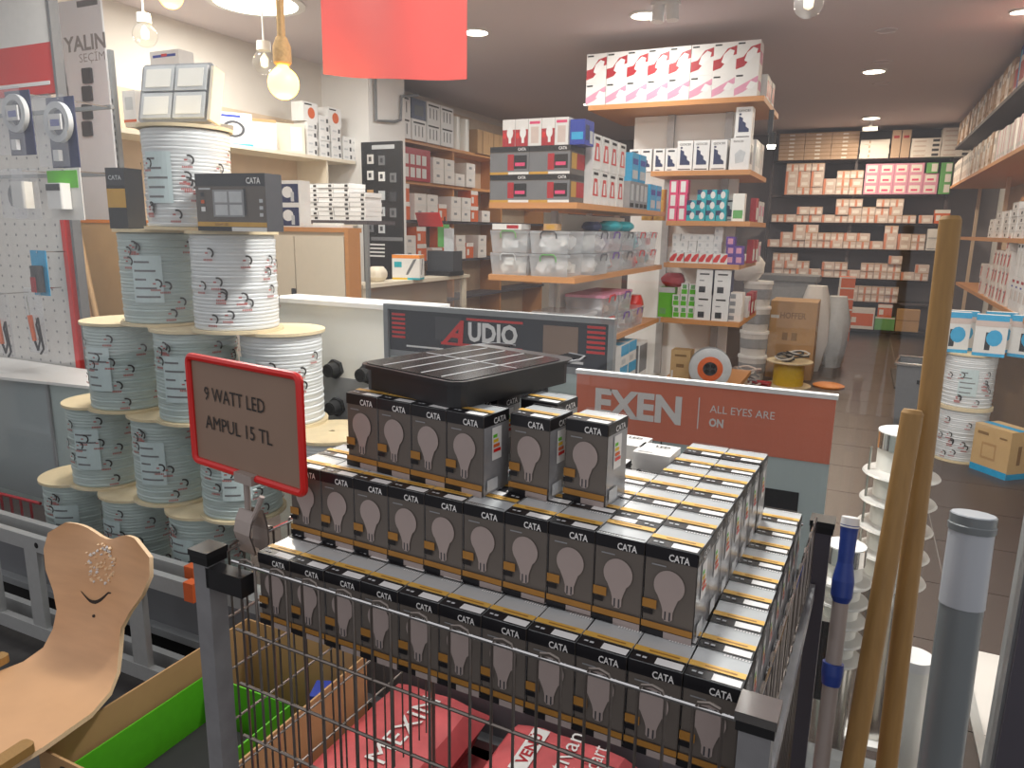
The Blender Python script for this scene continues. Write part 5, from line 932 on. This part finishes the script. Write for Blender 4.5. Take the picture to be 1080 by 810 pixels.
for c, n in enumerate([2, 2, 1, 2]): grid('parts_box', 'grey_dot', (FX, 7.95+c*.27, 2.1205), (0, 0, 0), [n], 'pale box with grey label', 'on brown shelving second shelf, %s stack' % OR[c], 'pale boxes on brown shelving', rz=math.pi/2)
for c, n in enumerate([2, 2, 2, 1, 2, 2, 2, 1]): grid('parts_box', 'grey_dot' if c % 3 else 'orange_box', (FX, 7.25+c*.28, 1.6805), (0, 0, 0), [n], 'mixed parts box', 'on brown shelving third shelf, %s stack' % OR[c], 'mixed boxes on brown shelving', rz=math.pi/2)
for c, n in enumerate([2, 2, 1, 2, 2, 1, 2]): grid('parts_box', 'red_white_big' if 0 else ('orange_box' if c % 2 else 'grey_dot'), (FX, 7.3+c*.3, 1.2005), (0, 0, 0), [n], 'mixed parts box', 'on brown shelving fourth shelf, %s stack' % OR[c], 'mixed boxes on brown shelving', rz=math.pi/2)
# conduit on pillar
a = Vector((-4.58, 6.42, PX(354, 117, -4.58).z)); cn = tag(MB().tube([(a.x, 6.42, CEIL), (a.x, 6.42, a.z), (a.x, 6.75, a.z+.03), (a.x, 6.86, a.z+.06), (a.x, 6.88, a.z+.3), (a.x, 7.2, a.z+.36)], .016, 'grey_mid', 8).build('conduit', None, None, 0, True), 'dark bent conduit pipe on the white pillar', 'pipe')
# ------------------------------------------------------------------ hanging things
def pendant(px, py, Y, r, kind, label):
    p = PY(px, py, Y); t = thing('pendant_bulb', p); tag(t, label, 'pendant lamp', 'hanging bulbs')
    cord = 'white' if kind != 'rope' else 'rope'
    MB().cyl((0, 0, r*1.7), (0, 0, CEIL-p.z), .004 if kind != 'rope' else .016, cord, n=8).build('cord', t, smooth=True)
    if kind == 'rope': MB().lathe([(.001, r*2.9), (.022, r*2.8), (.036, r*2.2), (.036, r*1.25), (.03, r*1.15), (.001, r*1.15)], 'rope', 16).build('socket', t, smooth=True)
    else: MB().lathe([(.001, r*1.75), (.03, r*1.7), (.032, r*.95), (.001, r*.95)], 'pearl', 16).build('socket', t, smooth=True)
    prof = [(r*math.sin(k*math.pi/14), -r*math.cos(k*math.pi/14)) for k in range(1, 13)]+[(r*.32, r*1.12)]
    MB().lathe(prof, 'warm_glow' if kind == 'rope' or kind == 'lit' else 'bulb_glass', 22).build('glass_bulb', t, smooth=True)
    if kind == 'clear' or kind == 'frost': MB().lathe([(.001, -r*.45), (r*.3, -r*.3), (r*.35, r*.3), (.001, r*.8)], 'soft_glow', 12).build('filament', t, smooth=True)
    if kind in ('rope', 'lit'):
        ld = bpy.data.lights.new('bulb_light', 'POINT'); ld.energy = 5; ld.color = (1, .72, .38); ld.shadow_soft_size = r*1.05; o = bpy.data.objects.new('bulb_light', ld); COL.objects.link(o); o.parent = t; o.location = (0, 0, -r*1.3)
pendant(153, 37, 2.6, .055, 'clear', 'clear round bulb on thin white cord, leftmost'); pendant(180, -4, 2.7, .055, 'lit', 'lit bulb at top edge of the photo, only its bottom showing'); pendant(279, 66, 2.7, .052, 'frost', 'frosted round bulb on thin white cord beside rope bulb'); pendant(299, 88, 2.45, .062, 'rope', 'lit warm bulb hanging on thick twisted rope'); pendant(853, 3, 2.9, .05, 'clear', 'clear bulb at the top edge above the middle shelving')
BNY = 2.55; a = PY(341, 78, BNY); b = PY(491, 83, BNY); mb = MB(); n = 16; top = CEIL-.2; bw_ = b.x-a.x
vs = []; 
for i in range(n+1):
    t = i/n; x = a.x+bw_*t; yy = BNY+.018*math.sin(t*9); zlo = a.z-.012*math.sin(t*math.pi)*1.0+(b.z-a.z)*t
    vs += [(x-.012*(1-2*t)*0, yy, zlo), (x+.03*(.5-t)*-1*0, BNY+.01*math.sin(t*7), top)]
mb.add(vs+[(x, y+.003, z) for x, y, z in vs], [(2*i, 2*i+2, 2*i+3, 2*i+1) for i in range(n)]+[(2*n+2+2*i, 2*n+3+2*i, 2*n+5+2*i, 2*n+4+2*i) for i in range(n)], 'flag_red')
bo = thing('hanging_banner', (0, 0, 0)); tag(bo, 'plain red cloth banner hanging from the ceiling', 'banner'); mb.build('cloth', bo, smooth=True); MB().cyl((a.x-.02, BNY, top), (b.x+.02, BNY, top), .012, 'steel', n=8).build('rod', bo); MB().cyl((a.x+.1, BNY, top), (a.x+.1, BNY, CEIL), .003, 'steel', n=6).build('wire', bo); MB().cyl((b.x-.1, BNY, top), (b.x-.1, BNY, CEIL), .003, 'steel', n=6).build('wire', bo)
ts = PY(700, 47, 5.6); t = thing('twin_spot', (ts.x, 5.6, CEIL)); tag(t, 'white twin spotlight fixed under the ceiling', 'spotlight'); MB().box(-.1, .1, -.04, .04, -.02, 0, 'white').build('base', t)
for sx in (-1, 1): MB().cyl((sx*.05, 0, -.02), (sx*.055, -.01, CEIL*0-.13), .045, 'white', n=14).build('spot_head', t, smooth=True)
# ================================================================== BOLLARDS BEHIND THE GLASS
def bollard(px, py, Y, r, label, rings=5, cap=True):
    p = PY(px, py, Y); t = thing('bollard_light', (p.x, Y, 0)); tag(t, label, 'bollard lamp', 'steel bollard garden lamps'); h = p.z; rs = r*.95
    MB().cyl((0, 0, 0), (0, 0, .012), r*1.25, 'white', n=24).build('base', t, smooth=True); lo = h-.05-rings*rs
    MB().cyl((0, 0, .012), (0, 0, lo), r*.86, 'steel', n=28).build('post', t, smooth=True)
    MB().cyl((0, 0, lo), (0, 0, h-.05), r*.80, 'pearl', n=28).build('diffuser', t, smooth=True)
    for k in range(rings): MB().lathe([(r*.80, lo+k*rs+.010), (r*1.16, lo+k*rs), (r*1.2, lo+k*rs+.003), (r*1.16, lo+k*rs+.009), (r*.80, lo+k*rs+.018)], 'louvre_steel', 30).build('louvre', t, smooth=True)
    c_ = MB().cyl((0, 0, h-.05), (0, 0, h), r*.86, 'chrome', n=28).build('cap', t, smooth=True); MB().cyl((0, 0, h), (0, 0, h+.003), r*.84, 'white', n=28).build('cap_disc', c_)
    for s_ in (-1,): MB().cyl((s_*r*1.0, -r*.3, lo), (s_*r*1.0, -r*.3, h-.05), .004, 'steel', n=6).build('rod', t)
bollard(956, 456, 2.44, .090, 'tall steel bollard lamp with five louvre rings behind the glass'); bollard(893, 575, 2.20, .064, 'shorter steel bollard lamp behind the blue mop handle')
p = PY(955, 668, 2.32); t = thing('white_bollard', (p.x+.02, 2.20, 0)); tag(t, 'slim white capped post light right of the tall bollard', 'post light'); MB().cyl((0, 0, 0), (0, 0, p.z-.03), .045, 'pearl', n=20).build('post', t, smooth=True); MB().cyl((0, 0, p.z-.03), (0, 0, p.z), .05, 'white', n=20).build('cap', t, smooth=True)
# ================================================================== OUTSIDE: poles, mop, pipe
def leaning(px0, py0, Y0, px1, py1, Y1, r, m, label, name, rt=None):
    a = PY(px0, py0, Y0); b = PY(px1, py1, Y1); d = b-a; g0 = a+d*((a.z-PAVE-.02)/(a.z-b.z)); return a, g0
def pole(px0, py0, px1, py1, Y0, Y1, r, m, label):
    a, g0 = leaning(px0, py0, Y0, px1, py1, Y1, r, m, label, '')
    d = a-g0; L_ = d.length; u = d.normalized(); mb = MB(); mb.cyl((0, 0, 0), u*(L_-.006), r, m, r*.93, n=14).cyl(u*(L_-.006), u*L_, r*.93, m, r*.75, n=14)
    return tag(mb.build('broom_handle', None, g0, 0, True), label, 'pole', 'round wooden broom handles')
pole(1003, 228, 936, 800, 1.30, 1.22, .0165, 'pole_wood', 'long round wooden broom handle reaching highest'); pole(963, 432, 899, 806, 1.22, 1.14, .0165, 'pole_wood', 'shorter round wooden broom handle left of the long one')
a, g0 = leaning(897, 548, 1.25, 866, 806, 1.16, .012, '', '', ''); t = thing('mop_handle', g0); tag(t, 'grey mop handle with blue grip and blue collar', 'mop'); d = a-g0; u = d.normalized(); L_ = d.length
MB().cyl((0, 0, 0), u*(L_*.9), .0125, 'clip_plastic', n=14).build('shaft', t, smooth=True)
def tube_r(mb, prof, m): 
    for (s0, r0), (s1, r1) in zip(prof, prof[1:]): mb.cyl(u*s0, u*s1, r0, m, r1, n=14)
    return mb
tube_r(MB(), [(L_-.135, .0125), (L_-.125, .0165), (L_-.10, .017), (L_-.07, .012), (L_-.02, .013), (L_-.008, .0145)], 'blue_grip').build('grip', t, smooth=True); tube_r(MB(), [(L_-.012, .0145), (L_+.004, .0135)], 'white').build('grip_cap', t, smooth=True)
cz2 = PY(881, 712, 1.19); s_c = (cz2-g0).dot(u); tube_r(MB(), [(s_c-.018, .014), (s_c, .0165), (s_c+.018, .0165)], 'blue_grip').build('collar', t, smooth=True)
a, g0 = leaning(1027, 543, 1.50, 992, 800, 1.44, .03, '', '', ''); t = thing('drain_pipe', g0); tag(t, 'grey plastic drain pipe with pale end cap standing at right', 'pipe'); d = a-g0; u = d.normalized(); L_ = d.length
tube_r(MB(), [(0, .036), (L_-.17, .036)], 'pvc').build('pipe', t, smooth=True); tube_r(MB(), [(L_-.17, .0375), (L_-.03, .0365)], 'pvc_pale').build('sleeve', t, smooth=True); tube_r(MB(), [(L_-.03, .0385), (L_-.018, .0395), (L_-.016, .0375), (L_, .038)], 'pvc').build('cap_ring', t, smooth=True); tube_r(MB(), [(L_, .037), (L_+.002, .036)], 'pvc_pale').build('cap_top', t)
# ------------------------------------------------------------------ open carton with green box, red bags
ocx0, ocx1, ocy0, ocy1, oz = -1.755, -1.265, .955, 1.66, .30
oc = thing('open_carton', ((ocx0+ocx1)/2, (ocy0+ocy1)/2, PAVE)); tag(oc, 'long open brown carton on the ground beside the cart', 'carton')
W_, D_, Hc = (ocx1-ocx0), (ocy1-ocy0), oz-PAVE
MB().box(-W_/2, W_/2, -D_/2, D_/2, 0, .006, 'kraft_dark').build('bottom', oc)
for nm_, b_ in (('left_wall', (-W_/2, -W_/2+.006, -D_/2, D_/2)), ('right_wall', (W_/2-.006, W_/2, -D_/2, D_/2)), ('front_wall', (-W_/2+.006, W_/2-.006, -D_/2, -D_/2+.006)), ('back_wall', (-W_/2+.006, W_/2-.006, D_/2-.006, D_/2))): MB().box(*b_, .006, Hc, 'kraft').build(nm_, oc)
mb = MB(); mb.text('CT-4277', (-W_/2+.16, -D_/2-.001, Hc-.03), (1, 0, 0), (0, 0, 1), .022, 'ink', .02, .16, 'c'); mb.build('lettering', oc)
gb_ = thing('green_carton', (-1.56, 1.22, PAVE+.0065)); tag(gb_, 'bright green open box inside the brown carton', 'carton')
gw, gd, gh = .34, .48, .36
for nm_, b_ in (('left_wall', (-gw/2, -gw/2+.005, -gd/2, gd/2)), ('right_wall', (gw/2-.005, gw/2, -gd/2, gd/2)), ('front_wall', (-gw/2, gw/2, -gd/2, -gd/2+.005)), ('back_wall', (-gw/2, gw/2, gd/2-.005, gd/2))): MB().box(*b_, 0, gh, 'green').build(nm_, gb_)
MB().box(-gw/2, gw/2, -gd/2, gd/2, 0, .004, 'gap').build('bottom', gb_)
tag(MB().box(-.12, .12, -.19, .19, 0, .24, 'rubber').build('dark_packing', None, (-1.56, 1.22, PAVE+.0115)), 'dark packed goods inside the bright green box', 'packing')
tag(MB().box(-.05, .05, -.04, .04, 0, .36, 'blue').build('blue_box', None, (-1.34, 1.57, PAVE+.0065), .4), 'small blue box at far right corner of brown carton', 'box')
def rbag(x0, x1, y0, y1, z, h_, texts, label, tilt=0):
    t = thing('cement_bag', ((x0+x1)/2, (y0+y1)/2, z), tilt); tag(t, label, 'bag', 'red paper bags under the cart')
    W2, D2 = x1-x0, y1-y0; n = 10; vs = []; fs = []; rnd = random.Random(int(x0*100))
    top = [[(W2*(i/n-.5), D2*(j/n-.5), h_*(.72+.28*(1-abs(2*i/n-1)**5)*(1-abs(2*j/n-1)**5))+rnd.uniform(-.004, .004)) for j in range(n+1)] for i in range(n+1)]
    for i in range(n+1):
        for j in range(n+1):
            x, y, z_ = top[i][j]; edge = i in (0, n) or j in (0, n); vs.append((x, y, h_*.5 if edge else z_))
    k0 = len(vs)
    for i in range(n+1):
        for j in range(n+1): x, y, z_ = top[i][j]; edge = i in (0, n) or j in (0, n); vs.append((x, y, h_*.5 if edge else h_*.02))
    q = lambda i, j: i*(n+1)+j
    for i in range(n):
        for j in range(n): fs.append((q(i, j), q(i+1, j), q(i+1, j+1), q(i, j+1))); fs.append((k0+q(i, j+1), k0+q(i+1, j+1), k0+q(i+1, j), k0+q(i, j)))
    MB().add(vs, fs, 'red_bag').build('sack', t, smooth=True)
    for s_, x, y, hgt, wid, m_, bd in texts: MB().text(s_, (x, y, h_+.004), (0, 1, 0), (-1, 0, 0), hgt, m_, bd, wid).build('lettering_line', t)
    return t
rbag(-1.25, -.90, 1.20, 1.82, PAVE, .165, [], 'lower red paper bag under the one with big white letters'); rbag(-.83, -.40, 1.38, 1.80, PAVE, .165, [], 'lower red paper bag under the right one')
rbag(-1.25, -.91, 1.20, 1.82, PAVE+.165, .165, [('MEXIN', .02, .05, .065, .30, 'dim_white', 0)], 'upper red paper bag with big white letters, left'); 
t = rbag(-.83, -.42, 1.38, 1.80, PAVE+.165, .165, [('iyaktıvan', .02, .02, .05, .30, 'dim_white', 0), ('Standart', .10, .05, .045, .2, 'dim_white', 0)], 'upper red paper bag with smaller white lettering, right')
mb = MB(); mb.box(-.10, -.05, -.04, .14, .168, .1695, 'dim_white'); mb.build('white_patch', t); mb = MB(); mb.text('VENÜ', (-.075, .05, .1705), (0, 1, 0), (-1, 0, 0), .03, 'red_dark', .03, .13); mb.build('patch_lettering', t)
# ------------------------------------------------------------------ plywood chair
ch = thing('plywood_chair', (-1.91, 1.02, PAVE), math.radians(3)); tag(ch, 'bent plywood chair with heart-shaped back and carved face', 'chair')
SZc = .49; th = .014
# profile of the bent sheet (y, z), seat front -> back top
prof = [(-.30, SZc+.0), (-.22, SZc+.012), (-.10, SZc+.006), (.04, SZc), (.12, SZc+.004), (.165, SZc+.03), (.19, SZc+.08), (.205, SZc+.135), (.218, SZc+.185), (.23, SZc+.24), (.245, SZc+.295), (.258, SZc+.345), (.270, SZc+.385)]
wid = [.19, .215, .22, .205, .175, .15, .135, .13, .155, .195, .215, .205, .14]
mb = MB(); vs = []; nx = 12
for (y, z), w_, k in zip(prof, wid, range(20)):
    for i in range(nx+1):
        s_ = -1+2*i/nx; zz = z; yy = y
        if k == len(prof)-1: zz = z-.03*math.exp(-(s_*2.2)**2)*1.2; 
        if k == len(prof)-2: zz = z-.012*math.exp(-(s_*2.2)**2)
        vs.append((w_*s_, yy+.02*(1-s_*s_)*(1 if k > 6 else 0), zz))
# thickness offset
def nrm(k):
    y0, z0 = prof[max(k-1, 0)]; y1, z1 = prof[min(k+1, len(prof)-1)]; d = Vector((0, y1-y0, z1-z0)).normalized(); return Vector((0, d.z, -d.y))
m_ = len(vs); vs2 = [tuple(Vector(v)+nrm(i//(nx+1))*th) for i, v in enumerate(vs)]
fs = []; ed = []; K = len(prof); q = lambda k, i: k*(nx+1)+i
for k in range(K-1):
    for i in range(nx): fs.append((q(k, i), q(k, i+1), q(k+1, i+1), q(k+1, i))); fs.append((m_+q(k+1, i), m_+q(k+1, i+1), m_+q(k, i+1), m_+q(k, i)))
    ed.append((q(k, 0), q(k+1, 0), m_+q(k+1, 0), m_+q(k, 0))); ed.append((q(k, nx), m_+q(k, nx), m_+q(k+1, nx), q(k+1, nx)))
for i in range(nx): ed.append((q(0, i), m_+q(0, i), m_+q(0, i+1), q(0, i+1))); ed.append((q(K-1, i), q(K-1, i+1), m_+q(K-1, i+1), m_+q(K-1, i)))
mb.add(vs+vs2, fs, 'ply'); mb.add(vs+vs2, ed, 'ply_edge'); mb.build('seat_shell', ch, smooth=True)
def backpt(x, z):
    for (y0, z0), (y1, z1) in zip(prof[5:], prof[6:]):
        if z0 <= z <= z1: y = y0+(y1-y0)*(z-z0)/(z1-z0); break
    else: y = prof[-1][0]
    return Vector((x, y+.02*(1-(x/.2)**2)-.0015, z))
mb = MB(); rnd = random.Random(3)
for k in range(70):
    a_ = rnd.uniform(0, 6.283); r = .065*math.sqrt(rnd.random()); c_ = backpt(r*math.cos(a_)+.0, SZc+.285+r*math.sin(a_)*.9); e_ = rnd.uniform(.003, .007)
    mb.cyl(c_+Vector((0, .002, 0)), c_+Vector((rnd.uniform(-.003, .003), -.004, rnd.uniform(-.003, .003))), e_, 'ply_edge' if k % 3 else 'dim_white', e_*.3, n=5)
mb.build('carved_flower', ch, label='pale carved flower ornament')['kind'] = 'stuff'
mb = MB(); pts = [backpt(-.06+.012*k, SZc+.195-.03*math.sin(math.pi*min(1, k/9.0))+.0018*k) for k in range(11)]
for p0, p1, t0, t1 in [(pts[k], pts[k+1], .002+.004*math.sin(math.pi*k/10), .002+.004*math.sin(math.pi*(k+1)/10)) for k in range(10)]: mb.quad([p0+Vector((0, 0, -t0)), p1+Vector((0, 0, -t1)), p1+Vector((0, 0, t1)), p0+Vector((0, 0, t0))], 'ink')
mb.build('smile_slot', ch)
for z_ in (.115, .135): mb = MB(); c_ = backpt(.0, SZc+z_); mb.cyl(c_+Vector((0, .004, 0)), c_+Vector((0, -.001, 0)), .005, 'ink', n=8); mb.build('screw_hole', ch)
MB().bevbox(-.235, -.195, -.26, .10, SZc+.012, SZc+.035, .012, 'pole_wood').build('side_rail', ch); MB().bevbox(.185, .225, -.30, -.12, SZc+.010, SZc+.033, .012, 'pole_wood').build('side_rail', ch)
for sx in (-1, 1):
    MB().cyl((sx*.14, -.22, SZc-.006), (sx*.15, -.25, 0), .012, 'post', n=10).build('leg', ch, smooth=True); MB().cyl((sx*.11, .06, SZc-.016), (sx*.13, .16, 0), .012, 'post', n=10).build('leg', ch, smooth=True)
# ------------------------------------------------------------------ ladder lying on its side in front of the sill
ld_ = thing('aluminium_ladder', (-2.45, 1.66, PAVE)); tag(ld_, 'aluminium ladder lying on its side behind the plywood chair', 'ladder')
for y in (0, .09):
    MB().box(-.9, .42-y*1.1, y-.014, y+.014, .46, .52, 'alu').build('side_rail', ld_); MB().box(-.9, .42-y*1.1, y-.014, y+.014, .06, .12, 'alu').build('side_rail', ld_)
    MB().box(.42-y*1.1, .465-y*1.1, y-.018, y+.018, .455, .525, 'orange').build('end_cap', ld_); MB().box(.42-y*1.1, .465-y*1.1, y-.018, y+.018, .055, .125, 'orange').build('end_cap', ld_)
for x in (-.75, -.45, -.15, .15): MB().box(x-.04, x+.04, -.012, .012, .12, .46, 'alu').build('rung', ld_)
mb = MB().cyl((-.40, -.0145, .49), (-.40, -.0155, .49), .012, 'gap', n=12); mb.build('bolt_hole', ld_)
